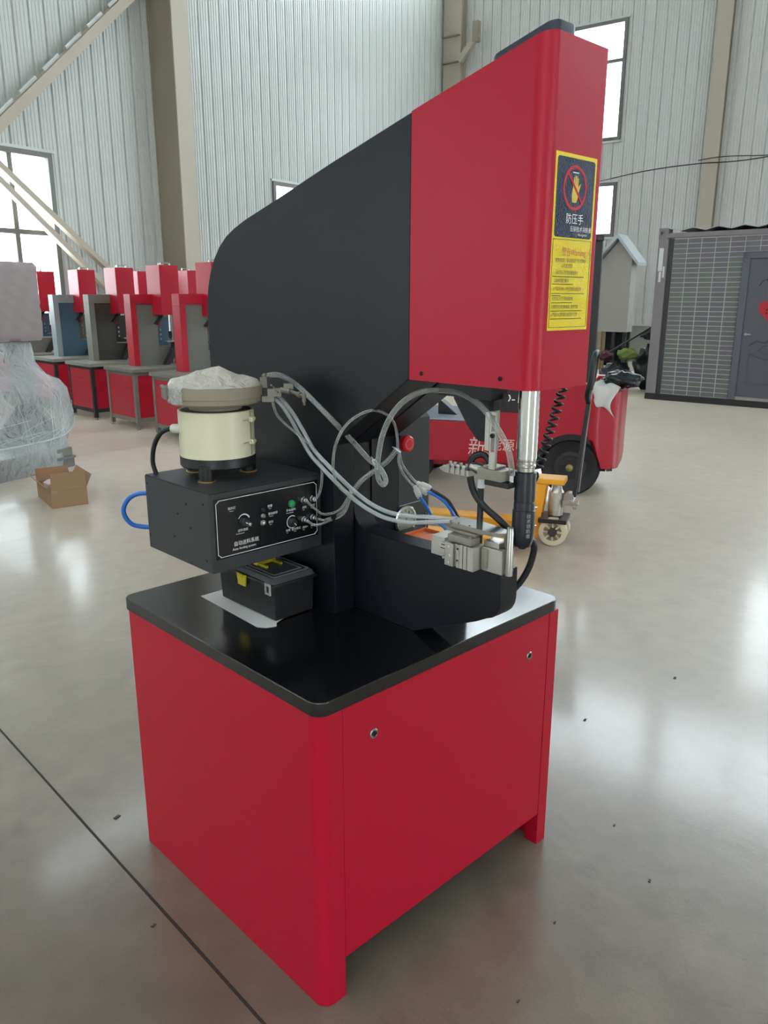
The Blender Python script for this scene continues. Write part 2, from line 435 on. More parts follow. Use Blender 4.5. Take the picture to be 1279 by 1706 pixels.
# wall_right: behind the container (local x = s, measured from the corner)
MR = Matrix.Translation((KX, KY, 0)) @ Matrix.Rotation(R(-80), 4, 'Z')
wr = empty('wall_right', (KX, KY, 0), R(-80)); tag(wr, kind='structure')
HRt = [(3.1, 5.24, 5.53, 8.3), (3.1, 5.24, 3.19, 4.53)] + [(a, a + 2.2, z0, z1) for a in (9.5, 13.0, 16.5, 20.0) for (z0, z1) in ((5.53, 8.3), (1.6, 4.53))] + [(.9, 14.1, 9.7, 12.6), (15.1, 28.3, 9.7, 12.6)]
clad_wall(wr, 'right', HD, .96, HH, HRt, SHEETR, 1)
MB().box(.02, HD, -.03, .14, 0, .96).build('plinth', MASON, wr, smooth=0)
MB().box(.02, HD, -.06, -.03, .93, .985).build('sill_flashing', SHEET, wr, smooth=0)
window(MR, 11, 3.1, 5.24, 5.53, 8.3, 1, [], [7.38])
window(MR, 12, 3.1, 5.24, 3.19, 4.53, 1, [], [])
for k, (a, c) in enumerate([(.9, 14.1), (15.1, 28.3)]):
    window(MR, 21 + k, a, c, 9.7, 12.6, 1, [a + 2.2 * i for i in range(1, 6)], [])
for k, a in enumerate((9.5, 13.0, 16.5, 20.0)):  # unseen; all but the first upper one added to light the floor
    window(MR, 13 + k, a, a + 2.2, 5.53, 8.3, 1, [], [7.38])
    window(MR, 17 + k, a, a + 2.2, 1.6, 4.53, 1, [a + 1.1], [])
# the two walls behind the photographer, with unseen, light-giving gates
def plain_wall(name, p0, p1, added_gates):
    p0 = Vector(p0); p1 = Vector(p1); d = (p1 - p0).normalized(); n_ = Vector((-d.y, d.x, 0)); L = (p1 - p0).length
    mb = MB(); x = 0.0
    for (a, b, z) in added_gates + [(L, L, HH)]:
        mb.obox(p0 + d * (x + a) / 2 + Vector((0, 0, HH / 2)), d * (a - x) / 2, n_ * .06, Vector((0, 0, HH / 2)))
        if b > a: mb.obox(p0 + d * (a + b) / 2 + Vector((0, 0, (HH + z) / 2)), d * (b - a) / 2, n_ * .06, Vector((0, 0, (HH - z) / 2)))
        x = b
    tag(mb.build(name, SHEETR, smooth=0), kind='structure')
plain_wall('wall_front', hall_pt(-HW, -HD), hall_pt(0, -HD), [(24, 30, 5.5)])  # opening added so daylight reaches the front faces
plain_wall('wall_back', hall_pt(-HW, -HD), hall_pt(-HW, 0), [(10, 16, 5.5)])
# roof with unseen long slots added to let in top light
mb = MB(); sl_w = 1.3; x = -HW
edges = [-36, -27]
for e in edges + [None]:
    x1 = (e - sl_w / 2) if e is not None else 0.0
    mb.obox(hall_pt((x + x1) / 2, -HD / 2, HH + .05), HALL.to_3x3() @ Vector(((x1 - x) / 2, 0, 0)), HALL.to_3x3() @ Vector((0, HD / 2, 0)), (0, 0, .05))
    if e is not None:
        for (b0, b1) in ((-HD, -HD + 2), (-2, 0)):
            mb.obox(hall_pt(e, (b0 + b1) / 2, HH + .05), HALL.to_3x3() @ Vector((sl_w / 2, 0, 0)), HALL.to_3x3() @ Vector((0, 1, 0)), (0, 0, .05))
        x = e + sl_w / 2
tag(mb.build('ceiling', ROOFM, smooth=0), kind='structure')

# steelwork on the walls
def hpart(mb, M): # move local wall coordinates into the world
    mb.v = [tuple(M @ Vector(v)) for v in mb.v]; return mb
def column(name, M, x0, x1, dep, h, m1, m2, webrec=.10):
    t = empty(name, M @ Vector(((x0 + x1) / 2, -dep / 2, 0)), M.to_euler().z); tag(t, kind='structure')
    o = Vector(((x0 + x1) / 2, -dep / 2, 0))
    MB().box(x0, x1, -dep, -dep + .025, 0, h).build('flange', m1, t, origin=o, smooth=0)
    MB().box(x0, x1, -.05, -.025, 0, h).build('flange', m2, t, origin=o, smooth=0)
    xm = (x0 + x1) / 2
    MB().box(xm - webrec, xm + webrec, -dep + .0255, -.0505, 0, h).build('web', m2, t, origin=o, smooth=0)
    MB().box(x0 - .05, x1 + .05, -dep - .05, -.05, 0, .03).build('base_plate', m2, t, origin=o, smooth=0)
    return t, o
t, o = column('trim_1', ML, -10.53, -10.15, .70, 12.9, STEELP, STEELB, .17)
t, o = column('trim_2', MR, 7.40, 7.74, .22, 12.9, STEELP, STEELB, .09)
t, o = column('trim_3', MR, .06, .62, .30, 12.9, STEELP, STEELP, .20)
for z in (7.95, 8.6):
    MB().box(.08, .60, -.40, -.30, z, z + .03).build('stiffener', STEELB, t, origin=o, smooth=0)
MB().bar((.62, -.34, 7.95), (1.2, -.34, 8.55), .12, .16).build('knee_plate', STEELP, t, origin=o, smooth=0)
MB().box(1.05, 1.22, -.42, -.26, 8.35, 8.85).build('bracket', STEELB, t, origin=o, smooth=0)
# sloping rafter across the left wall with its purlin clips
t = empty('trim_4', ML @ Vector((-12.3, -.25, 5.6)), R(10)); tag(t, kind='structure'); o = Vector((-12.3, -.25, 5.6))
d = Vector((2.52, 0, 2.33)).normalized()
pA = Vector((-16.6, -.25, 1.66 + .0)); pB = Vector((-10.45, -.25, 7.34))
pA = Vector((-13.6, -.25, 4.43)) - d * 2.2; pB = Vector((-11.08, -.25, 6.76)) + d * .55
MB().bar(pA, pB, .16, .17, (0, -1, 0)).build('rafter', STEELP, t, origin=o, smooth=0)
u = Vector((-d.z, 0, d.x))
for k in range(9):
    c = pA + d * (.35 + .62 * k) + u * .115 + Vector((0, -.02, 0))
    MB().bar(c - d * .21, c + d * .21, .06, .03, (0, -1, 0)).build('purlin_clip', SHEET, t, origin=o, smooth=0)
# wind braces
for (nm, a, b) in (('trim_5', (-14.6, 4.05), (-11.0, .83)), ('trim_6', (-14.6, 4.25), (-11.0, 1.29))):
    t_ = empty(nm, ML @ Vector(((a[0] + b[0]) / 2, -.3, (a[1] + b[1]) / 2)), R(10)); tag(t_, kind='structure')
    oo = Vector(((a[0] + b[0]) / 2, -.3, (a[1] + b[1]) / 2))
    MB().bar((a[0], -.3, a[1]), (b[0], -.3, b[1]), .09, .13, (0, -1, 0)).build('brace', STEELP, t_, origin=oo, smooth=0)
# cable sagging along the right wall
cb = MB(); cb.tube([(MR @ Vector(p)) for p in [(4.6, -.28, 4.50), (6.0, -.28, 4.69), (7.3, -.29, 4.75), (8.4, -.25, 4.74), (10.5, -.2, 4.9), (13, -.2, 4.8)]], .012, 6)
cb.tube([(MR @ Vector(p)) for p in [(7.3, -.29, 4.82), (7.9, -.26, 4.86), (9.2, -.26, 4.80), (10.8, -.2, 5.0), (13, -.2, 4.9)]], .010, 6)
tag(cb.build('wall_cable', RUB), 'thin dark cables sagging across the right corrugated wall', 'cable')

# ================================================================== THE PRESS
W, D, H = 0.8887, 0.8727, 0.80
PO = (0.444, 0.436, 0.0)
press = empty('insertion_press', PO)
tag(press, 'large red and black press with a tall riveting head, standing nearest the camera', 'machine')
def P(mb, name, m, parent=None, **k): return mb.build(name, m, parent or press, origin=PO, **k)

# cabinet
c = MB()
c.pz([(.0665, .0), (.0665, .03), (.034, .03)] + [(x + .034, y + .034) for (x, y) in arc(0, 0, .006, 180, 180, 1)[:1]] + [(.03, .06), (.03, D - .03), (.0, D - .03), (.0, .034)] + [(x, y) for x, y in arc(.034, .034, .034, 180, 270, 8)], 0, .7655)
P(c, 'side_panel', RED, smooth=30, wn=True)
c = MB().box(.8455, W, .0, .045, 0, .7655); c.box(.868, W, .045, D - .03, 0, .7655)
P(c, 'side_panel', RED, bevel=.002)
c = MB().box(.03, .868, D - .03, D - .004, .10, .7655); P(c, 'back_panel', RED)
c = MB().box(.03, .868, .05, D - .03, .106, .12); P(c, 'base_plate', DARK)
fp = P(MB().box(.0682, .8438, .0008, .02, .109, .7635), 'front_panel', RED, bevel=.0015)
for (lx, lz) in ((.160, .669), (.754, .664)):
    k = MB()
    k.lathe([(.0125, 0), (.0125, .002), (.0105, .0035), (.0085, .0035), (.0078, .0015), (.0, .0015)], (lx, .0008, lz), (0, -1, 0), 20)
    lk = P(k, 'lock', CHROME, fp)
    k = MB(); k.cone((lx, -.0006, lz), (lx, -.0018, lz), .0066, n=16); k.box(lx - .0012, lx + .0012, -.0026, -.0018, lz - .004, lz + .004)
    P(k, 'lock_core', DARK, fp)
# table top: rounded slab
r = .034; e = .003
top = arc(-e + r, -e + r, r, 180, 270) + arc(W + e - r, -e + r, r, 270, 360) + arc(W + e - r, D + e - r, r, 0, 90) + arc(-e + r, D + e - r, r, 90, 180)
P(MB().pz(top, .766, .800), 'table_top', BLACKT, bevel=.003, seg=3)

# C frame: near cover, thick centre plate with the lower arm, far cover
XS = .347
prof = [(.347, .8003), (.347, 1.262), (.080, 1.447), (.080, 1.9925), (.336, 1.924), (.565, 1.858), (.690, 1.8235), (.746, 1.804), (.785, 1.786), (.822, 1.760), (.852, 1.728), (.876, 1.690), (.892, 1.648), (.900, 1.603), (.9005, 1.45), (.9005, .8003)]
P(MB().px(prof, XS, .4175), 'side_cover', BLACK, bevel=.003)
P(MB().px(prof, .4835, .585), 'side_cover', BLACK, bevel=.003)
fil = [(.348 - .052 * (1 - math.cos(R(a))) , 1.030 + .052 * (1 - math.sin(R(a)))) for a in range(0, 91, 10)]
arm = [(.355, 1.255), (.350, 1.20)] + [(.350, 1.09)] + fil + [(.20, 1.028), (.03, 1.032), (-.143, 1.027), (-.1445, .955)] + \
      [(-.1445 + .045 * (1 - math.cos(R(a))), .955 - .05 * math.sin(R(a))) for a in (20, 40, 60, 80)] + [(-.075, .888), (.06, .829), (.13, .8003), (.86, .8003), (.86, 1.60), (.75, 1.76), (.10, 1.93), (.09, 1.445)]
P(MB().px(arm, .4195, .4815), 'arm_plate', BLACK, bevel=.0025)
# electrical box on the far side
eb = P(MB().px([(.347, .86), (.347, 1.300), (.40, 1.345), (.66, 1.345), (.66, .8003), (.40, .8003)], .5856, .711), 'electrical_box', CHAR, bevel=.003)
k = MB(); k.lathe([(.0195, 0), (.0195, .014), (.017, .016)], (.586, .347, 1.240), (0, -1, 0), 24, 0)
P(k, 'button_collar', PLAST, eb)
k = MB(); k.lathe([(.013, .014), (.013, .020), (.0215, .022), (.0235, .028), (.0225, .036), (.018, .0395), (0, .0405)], (.586, .347, 1.240), (0, -1, 0), 28)
P(k, 'emergency_button', BUT, eb)
k = MB(); k.lathe([(.0125, .0400), (.0140, .0400), (.0140, .0408), (.0125, .0408)], (.586, .347, 1.240), (0, -1, 0), 28, closed=True)
P(k, 'button_ring', mat('pink_print', (220, 120, 128), .5), eb)
k = MB(); k.lathe([(.043, 0), (.043, .007), (.040, .0085), (.0365, .0085), (.0355, .004), (0, .004)], (.6085, .347, 1.014), (0, -1, 0), 36)
P(k, 'gauge_ring', CHROME, eb)
k = MB(); k.cone((.6085, .3428, 1.014), (.6085, .3418, 1.014), .0345, n=32)
for a in range(-30, 211, 30): k.bar((.6085 + .024 * math.cos(R(a)), .3413, 1.014 + .024 * math.sin(R(a))), (.6085 + .031 * math.cos(R(a)), .3413, 1.014 + .031 * math.sin(R(a))), .0012, .001, (0, 1, 0), 1)
k.bar((.6015, .3408, 1.004), (.6245, .3408, 1.036), .0016, .001, (0, 1, 0), 1)
P(k, 'gauge_dial', [mat('gauge_face', (168, 165, 152), .35), BLKPR], eb)
k = MB(); k.bar((.589, .3455, 1.058), (.676, .3455, 1.060), .002, .002, (0, 1, 0)); k.box(.697, .6985, .344, .3465, .94, 1.02)
P(k, 'panel_line', GREYP, eb)

# head cover
def head_top(y): return 1.993 + (0.082 - y) * (2.079 - 1.993) / .337
HX0, HX1, HY0, HY1, HZ = .347, .541, -.255, .0795, 1.446
rf = .032; rr = .006
plan = [(HX0, HY1)] + arc(HX0 + rf, HY0 + rf, rf, 180, 270, 8) + arc(HX1 - rr, HY0 + rr, rr, 270, 360, 3) + [(HX1, HY1)]
hm = MB().prism(plan, lambda p, k_: (p[0], p[1], head_top(p[1]) if k_ else HZ))
head = P(hm, 'head_cover', RED, smooth=30, wn=True)
P(MB().box(.362, .526, -.235, .078, 1.4445, 1.4462), 'head_floor', DARK)
for (sy, sz) in ((.042, 1.462), (-.175, 1.466)):
    k = MB().lathe([(.0048, 0), (.0052, .0015), (.003, .003), (.0, .0016)], (HX0, sy, sz), (-1, 0, 0), 12); P(k, 'screw', DARK, head)
# the rounded lid on top
cp = arc(.392 + .02, -.232 + .02, .02, 180, 270, 4) + arc(.470 - .02, -.232 + .02, .02, 270, 360, 4) + arc(.470 - .02, -.085 - .02, .02, 0, 90, 4) + arc(.392 + .02, -.085 - .02, .02, 90, 180, 4)
P(MB().prism(cp, lambda p, k_: (p[0], p[1], head_top(p[1]) + (.036 if k_ else .0003))), 'head_lid', mat('navy_lid', (34, 42, 56), .4), bevel=.004)
# warning sticker: two fields on a yellow ground, then flat print
SX0, SX1, SZ0, SZ1 = .383, .523, 1.561, 1.884
YF = HY0 - .0004
P(MB().box(SX0, SX1, YF, HY0 - .00005, SZ0, SZ1), 'sticker_ground', YSTK, head, smooth=0)
r_ = .006
nv = arc(SX0 + .006 + r_, 1.735 + r_, r_, 180, 270, 4) + arc(SX1 - .006 - r_, 1.735 + r_, r_, 270, 360, 4) + arc(SX1 - .006 - r_, 1.877 - r_, r_, 0, 90, 4) + arc(SX0 + .006 + r_, 1.877 - r_, r_, 90, 180, 4)
P(MB().py(nv, YF - .0002, YF - .00002), 'sticker_field', NSTK, head, smooth=0)
cxs, czs = .451, 1.825
YN = YF - .0002
k = MB(); k.lathe([(.0345, .0001), (.0400, .0001), (.0400, .0004), (.0345, .0004)], (cxs, YN, czs), (0, -1, 0), 48, closed=True)
k.bar((cxs - .0255, YN - .0004, czs + .0255), (cxs + .0255, YN - .0004, czs - .0255), .0052, .0004, (0, 1, 0))
P(k, 'prohibition_mark', REDPR, head, smooth=0)
hand = [(-.008, -.026), (.006, -.026), (.010, -.018), (.012, -.009), (.0165, .002), (.0185, .008), (.016, .0085), (.012, .003), (.0105, .003), (.0105, .018), (.0078, .0185), (.0072, .006), (.0062, .006), (.006, .0215), (.0032, .022), (.0028, .007), (.0018, .007), (.0014, .0225), (-.0014, .0225), (-.0018, .007), (-.0028, .007), (-.0036, .0195), (-.0062, .019), (-.0064, .006), (-.0075, .002), (-.010, -.012)]
k = MB(); k.py([(cxs + p[0], czs + p[1]) for p in hand], YN - .0003, YN - .0001)
P(k, 'hand_symbol', mat('yellow_print', (214, 190, 80), .3), head, smooth=0)
RX, UP = (1, 0, 0), (0, 0, 1)
k = MB(); k.box(cxs - .010, cxs + .010, YN - .0005, YN - .0001, czs + .0262, czs + .0282)
P(k, 'press_plate_symbol', WHITE, head, smooth=0); k = MB()
k.text('防压手', (.424, YN - .0002, 1.762), RX, UP, .0145)
k.text('压铆技术领航者', (.4405, YN - .0002, 1.7475), RX, UP, .0078, stretch=.98)
k.text('Navigator', (.468, YN - .0002, 1.7395), RX, UP, .0052, stretch=1.15)
P(k, 'sticker_lettering', WHITE, head, smooth=0)
k = MB(); k.text('警告Warning', (.4185, YF - .0001, 1.7025), RX, UP, .0125, stretch=.86)
k.text('⚠', (.5035, YF - .0001, 1.702), RX, UP, .012)
P(k, 'warning_title', mat('orange_print', (196, 92, 40), .4), head, smooth=0)
k = MB()
rows = [('使用本机前，请认真阅读下列注意事项', .398, 1.6900, .0062), ('以免发生危险', .420, 1.6800, .0062), ('1.操作前必须检查机器各部分', .398, 1.6675, .0062), ('2.操作时精力集中', .398, 1.6520, .0062), ('3.严禁将手伸入冲压区域内以免压伤', .395, 1.6365, .0062), ('4.非专业人员不得拆装本机', .393, 1.6185, .0062), ('5.维修时必须切断电源，关闭气源', .393, 1.6030, .0062), ('6.严禁多人同时操作本机进行工作', .392, 1.5880, .0062)]
for t_, x_, z_, h_ in rows: k.text(t_, (x_, YF - .0001, z_), RX, UP, h_, stretch=.72)
for z_, x1_ in ((1.6620, .505), (1.6480, .468), (1.6305, .508), (1.6265, .425), (1.6130, .470), (1.5975, .502), (1.5825, .506)):
    for i in range(int((x1_ - .392) / .0052)): k.box(.392 + i * .0052, .392 + i * .0052 + .0044, YF - .0004, YF - .0001, z_, z_ + .0014)
fb = [(SX0 + .004, SX1 - .004, 1.5665, 1.5675), (SX0 + .004, SX1 - .004, 1.7305, 1.7315), (SX0 + .004, SX0 + .005, 1.5665, 1.7315), (SX1 - .005, SX1 - .004, 1.5665, 1.7315)]
for a in fb: k.box(a[0], a[1], YF - .0004, YF - .0001, a[2], a[3])
P(k, 'warning_text', BLKPR, head, smooth=0)

# ram
RX_, RY_ = .450, -.175
P(MB().cone((RX_, RY_, 1.290), (RX_, RY_, 1.4445), .0222, n=36), 'ram_rod', CHROME)
P(MB().lathe([(.019, 1.262), (.019, 1.270), (.0212, 1.272), (.0212, 1.276), (.0195, 1.278), (.0195, 1.284), (.0212, 1.286), (.0212, 1.2898)], (RX_, RY_, 0), n=36), 'ram_neck', STEEL)
sl = P(MB().lathe([(.0205, 1.2615), (.0232, 1.2595), (.0232, 1.1970), (.0222, 1.1960), (.0222, 1.1935), (.0232, 1.1925), (.0232, 1.176), (.0252, 1.174), (.0252, 1.126), (.0235, 1.110), (.0195, 1.0945), (.017, 1.0915), (.0095, 1.0905), (.0085, 1.086), (0, 1.086)], (RX_, RY_, 0), n=40), 'ram_sleeve', mat('blued_steel', (22, 26, 36), .3, spec=.6))
k = MB(); ang = R(238)
for i, ch in enumerate('技术领航者'):
    for dz in (0,):
        rt = Vector((-math.sin(ang), math.cos(ang), 0)); pos = Vector((RX_ + .0254 * math.cos(ang), RY_ + .0254 * math.sin(ang), 1.162 - .0112 * i)) - rt * .004
        k.text(ch, pos, rt, UP, .0074)
P(k, 'ram_lettering', GREYP, sl, smooth=0)
for z_ in (1.176, 1.134):
    P(MB().cone((RX_ + .022, RY_ - .010, z_), (RX_ + .029, RY_ - .014, z_), .0022, n=10), 'ram_screw', CHROME, sl)

# bracket and pick-up unit under the head
br = MB(); br.box(.395, .450, -.117, .034, 1.412, 1.4443)
br.px([(.012, 1.412), (.012, 1.404), (-.028, 1.349), (-.036, 1.340), (-.062, 1.316), (-.086, 1.316), (-.086, 1.36), (-.10, 1.384), (-.10, 1.412)], .422, .448)
P(br, 'unit_bracket', BLACK, bevel=.0015)
P(MB().box(.430, .449, -.1205, -.1172, 1.398, 1.4255), 'bracket_plate', CHAR)
sr = MB()
sr.px([(-.0885, 1.300), (-.0885, 1.383), (-.101, 1.386), (-.101, 1.300)], .412, .448)
P(sr, 'slide_rail', STEEL, bevel=.001)
sr = MB()
# slotted blade in front of the rail: built round its two slots
for (y0, y1, z0, z1) in ((-.1255, -.122, 1.262, 1.388), (-.113, -.1085, 1.262, 1.388), (-.122, -.113, 1.262, 1.300), (-.122, -.113, 1.338, 1.346), (-.122, -.113, 1.380, 1.388)):
    sr.box(.404, .4112, y0, y1, z0, z1)
P(sr, 'slotted_blade', ALU, bevel=.0006)
k = MB().lathe([(.0052, 0), (.0052, .004), (.0036, .005), (.003, .003), (0, .003)], (.404, -.1175, 1.3365), (-1, 0, 0), 14); P(k, 'clamp_screw', DARK)
nb = MB(); nb.box(.40, .446, -.148, -.080, 1.238, 1.262); nb.box(.406, .442, -.128, -.092, 1.2625, 1.268)
P(nb, 'nozzle_block', ALUD, bevel=.0015)
P(MB().box(.402, .444, -.165, -.100, 1.226, 1.2375), 'nozzle_jaw', mat('dark_tool_steel', (52, 50, 48), .4, .7), bevel=.001)
P(MB().lathe([(.0075, 1.252), (.0075, 1.238), (.0062, 1.236), (.0062, 1.228)], (.425, -.156, 0), n=18), 'nozzle', CHROME)
gp = MB(); gp.cone((.424, -.080, 1.253), (.424, -.060, 1.255), .0135, n=20); gp.cone((.424, -.060, 1.254), (.424, -.046, 1.256), .010, n=18)
P(gp, 'pivot_clamp', STEEL)
gp = MB(); gp.box(.415, .440, -.044, .030, 1.232, 1.246)
for y_ in (-.036, -.020, -.004, .012): gp.box(.411, .4148, y_, y_ + .009, 1.234, 1.252)
gp.box(.418, .436, -.034, .026, 1.2465, 1.251)
for y_ in (-.03, -.012, .006, .02): gp.cone((.426, y_, 1.2515), (.426, y_, 1.258), .004, n=10)
gp.px([(.030, 1.232), (.044, 1.236), (.046, 1.241), (.030, 1.246)], .417, .438)
P(gp, 'pick_up_slide', STEEL, bevel=.0006)
P(MB().lathe([(.009, 1.205), (.009, 1.226), (.006, 1.229)], (.444, -.058, 0), n=14), 'post_cap', NYLON)
P(MB().cone((.444, -.058, 1.0285), (.444, -.058, 1.2045), .0075, n=16), 'sensor_post', RUB)

# shuttle unit on the arm
P(MB().box(.400, .470, .010, .052, 1.0325, 1.079), 'shuttle_base', ALU, bevel=.001)
cy = MB()
cy.box(.374, .4185, -.0395, -.0135, 1.026, 1.0815); cy.box(.380, .4185, -.0475, -.0395, 1.0265, 1.0815)
cyl = P(cy, 'guide_block', STEEL, bevel=.0008)
for (y_, z_) in ((-.0265, 1.0725), (-.0265, 1.0335), (-.030, 1.052)):
    P(MB().lathe([(.0034, 0), (.0034, .0012), (.0018, .0012), (.0016, .0004), (0, .0004)], (.374, y_, z_), (-1, 0, 0), 12), 'cap_screw', CHROME, cyl)
cy = MB()
cy.px([(-.0485, 1.027), (-.0485, 1.082), (-.0565, 1.082), (-.0565, 1.027)], .374, .4185)
for (y0, y1) in ((-.0572, -.0672), (-.0690, -.0790), (-.0808, -.0980)): cy.box(.374, .4185, y1, y0, 1.0275, 1.0835)
cy.box(.378, .4178, -.0972, -.0490, 1.029, 1.082)
cyl = P(cy, 'air_cylinder', ALU, bevel=.0008)
for (y_, z_) in ((-.0525, 1.0725), (-.0525, 1.045)):
    P(MB().lathe([(.0026, 0), (.0026, .001), (.0014, .001), (.0012, .0002), (0, .0002)], (.374, y_, z_), (-1, 0, 0), 12), 'port_screw', DARK, cyl)
cc = P(MB().box(.376, .412, -.088, -.018, 1.0842, 1.1020), 'cylinder_cap', ALUD, bevel=.0035)
for (x_, y_) in ((.383, -.026), (.405, -.026), (.383, -.080), (.405, -.080)):
    P(MB().cone((x_, y_, 1.1022), (x_, y_, 1.1050), .0042, n=6), 'cap_bolt', CHROME, cc)
P(MB().box(.392, .462, -.088, .0, 1.103, 1.1095), 'rail_plate', ALUD, bevel=.0008)
k = MB()
for z_ in (1.070, 1.061): k.cone((.39, -.013, z_), (.385, .006, z_ + .002), .0042, n=10)
k.cone((.395, -.012, 1.040), (.388, .004, 1.036), .005, n=10)
P(k, 'air_fitting', CHROME)
rb = MB(); rb.px([(-.099, 1.0275), (-.099, 1.083), (-.156, 1.083), (-.156, 1.0275)], .403, .448)
P(rb, 'slide_block', ALU, bevel=.0015)
P(MB().box(.399, .4045, -.118, -.101, 1.034, 1.080), 'slide_flange', STEEL, bevel=.001)
P(MB().box(.410, .446, -.142, -.099, 1.0835, 1.0965), 'slide_spacer', STEEL, bevel=.001)
P(MB().box(.4255, .452, -.160, -.142, 1.0835, 1.122), 'slide_stop', ALUD, bevel=.001)
P(MB().lathe([(.0085, 1.0275), (.0085, 1.128), (.0078, 1.1295), (.0078, 1.138), (.0042, 1.139), (0, 1.1365)], (.4165, -.1665, 0), n=24), 'anvil_post', STEEL)
pl = [(.0, .405), (-.012, .399), (-.075, .3955), (-.128, .3955), (-.150, .403), (-.158, .415), (-.150, .436), (-.105, .446), (-.055, .452), (-.012, .452), (.0, .446)]
tpm = MB().pz([(x_, y_) for (y_, x_) in pl], 1.1140, 1.1235); tpm.mi[1] = 1
tp = P(tpm, 'shuttle_plate', [ALUD, mat('polished_plate', (196, 198, 194), .16, .9)], smooth=0)
P(MB().box(.400, .448, -.100, -.004, 1.1098, 1.1138), 'plate_carrier', ALUD, bevel=.001)
for y_ in (-.03, -.062): P(MB().cone((.4025, y_, 1.1236), (.4025, y_, 1.1243), .0022, n=10), 'plate_screw', DARK, tp)
P(MB().box(.487, .64, .13, .335, .8004, .992), 'tool_rest', CHAR, bevel=.003)

# ================================================================== FEEDER, HOSES, BOX
BO = (.178, .55, .985)
cb = empty('feeder_control_box', BO)
tag(cb, 'black control box with knobs and a lettered front panel on the press side', 'control box')
BX0, BX1, BY0, BY1, BZ0, BZ1 = .009, .3465, .396, .703, .985, 1.180
MB().box(BX0, BX1, BY0, BY1, BZ0, BZ1).build('housing', CHAR, cb, origin=BO, bevel=.003)
MB().pz([(BX0 + .002, BY0 + .002), (BX1 - .002, BY0 + .002), (BX1 - .002, BY1 - .002), (BX0 + .002, BY1 - .002)], BZ1 + .0003, BZ1 + .002).build('lid', CHAR, cb, origin=BO, bevel=.0008)
for (y, z) in ((.50, 1.140), (.544, 1.107), (.485, 1.082), (.423, 1.153), (.419, 1.014), (.567, 1.044), (.69, 1.02), (.69, 1.16)):
    MB().lathe([(.003, 0), (.0032, .0008), (.0015, .0016), (0, .0008)], (BX0, y, z), (-1, 0, 0), 10).build('screw', DARK, cb, origin=BO)
PNL = BY0 - .0012
fp_ = MB().box(.021, .334, PNL, BY0 - .0001, 1.018, 1.167).build('front_panel', mat('panel_film', (10, 12, 17), .25), cb, origin=BO, smooth=0)
k = MB(); x0, x1, z0, z1 = .026, .329, 1.0225, 1.162; q = .007
ln = [(x0 + q, z0), (x1 - q, z0), (x1 - q, z0 + q * .3), (x1, z0 + q), (x1, z1 - q), (x1 - q, z1 - q * .3), (x1 - q, z1), (x0 + q, z1), (x0 + q, z1 - q * .3), (x0, z1 - q), (x0, z0 + q), (x0 + q, z0 + q * .3)]
for a, b in zip(ln, ln[1:] + ln[:1]): k.bar((a[0], PNL - .0003, a[1]), (b[0], PNL - .0003, b[1]), .0012, .0005, (0, 1, 0))
def T(t_, x_, z_, h_, **kw): k.text(t_, (x_, PNL - .0001, z_), (1, 0, 0), (0, 0, 1), h_, **kw)
T('指示灯', .058, 1.1360, .0052); T('Indicator', .062, 1.1305, .0024)
T('送料速度', .083, 1.0765, .0054); T('Feeding speed', .078, 1.0705, .0030)
T('报警', .173, 1.1215, .0052); T('Alarm', .176, 1.1165, .0024)
T('振动频率', .174, 1.1015, .0052); T('Frequency', .176, 1.0965, .0024)
T('启动', .174, 1.0805, .0052); T('Start', .177, 1.0755, .0026)
T('手动送料', .229, 1.0995, .0056); T('Manual feeding', .230, 1.0940, .0026)
T('进料', .281, 1.0985, .0052); T('Feed', .282, 1.0935, .0024)
T('真空', .309, 1.0990, .0052); T('Vacuum', .309, 1.0940, .0024)
T('启用', .2265, 1.0475, .0052); T('振动模式', .2450, 1.0470, .0052); T('On', .229, 1.0425, .0024); T('Mode', .252, 1.0425, .0024)
T('进料+', .280, 1.0455, .0052); T('Feed', .281, 1.0405, .0024)
T('真空+', .307, 1.0455, .0052); T('Air', .308, 1.0405, .0024)
T('自动送料系统', .070, 1.0435, .0092, stretch=.95); T('Auto feeding system', .066, 1.0325, .0062, stretch=.95)
for i in range(22):
    a0 = 20 + i * 6.0; rr_ = .0165; t0, t1 = R(a0), R(a0 + 6.2)
    k.bar((.102 + rr_ * math.cos(t0), PNL - .0003, 1.101 + rr_ * math.sin(t0)), (.102 + rr_ * math.cos(t1), PNL - .0003, 1.101 + rr_ * math.sin(t1)), .0012 + .0022 * (1 - i / 22), .0005, (0, 1, 0))
for i in range(40):
    t0, t1 = R(55 + i * 7.5), R(55 + i * 7.5 + 7.8); rr_ = .0160
    k.bar((.2475 + rr_ * math.cos(t0), PNL - .0003, 1.070 + rr_ * math.sin(t0)), (.2475 + rr_ * math.cos(t1), PNL - .0003, 1.070 + rr_ * math.sin(t1)), .0016, .0005, (0, 1, 0))
k.build('panel_lettering', WHITE, cb, origin=BO, smooth=0)
def knob(x, z, r, a, name='knob'):
    o_ = MB().lathe([(r * 1.08, 0), (r * 1.08, .002), (r, .003), (r * .92, .0075), (r * .8, .009), (0, .009)], (x, PNL, z), (0, -1, 0), 24).build(name, PLAST, cb, origin=BO)
    d_ = Vector((math.cos(R(a)), 0, math.sin(R(a))))
    MB().bar(Vector((x, PNL - .0092, z)) + d_ * r * .1, Vector((x, PNL - .0092, z)) + d_ * r * .85, .0018, .0008, (0, 1, 0)).build('pointer', WHITE, o_, origin=BO)
knob(.101, 1.099, .0115, -35); knob(.2475, 1.069, .0125, -50)
MB().lathe([(.006, 0), (.006, .003), (.0045, .006), (0, .0065)], (.1035 + .0085, PNL - .009, 1.0925), (0, -1, 0), 16).build('knob_cap', CHROME, cb, origin=BO)
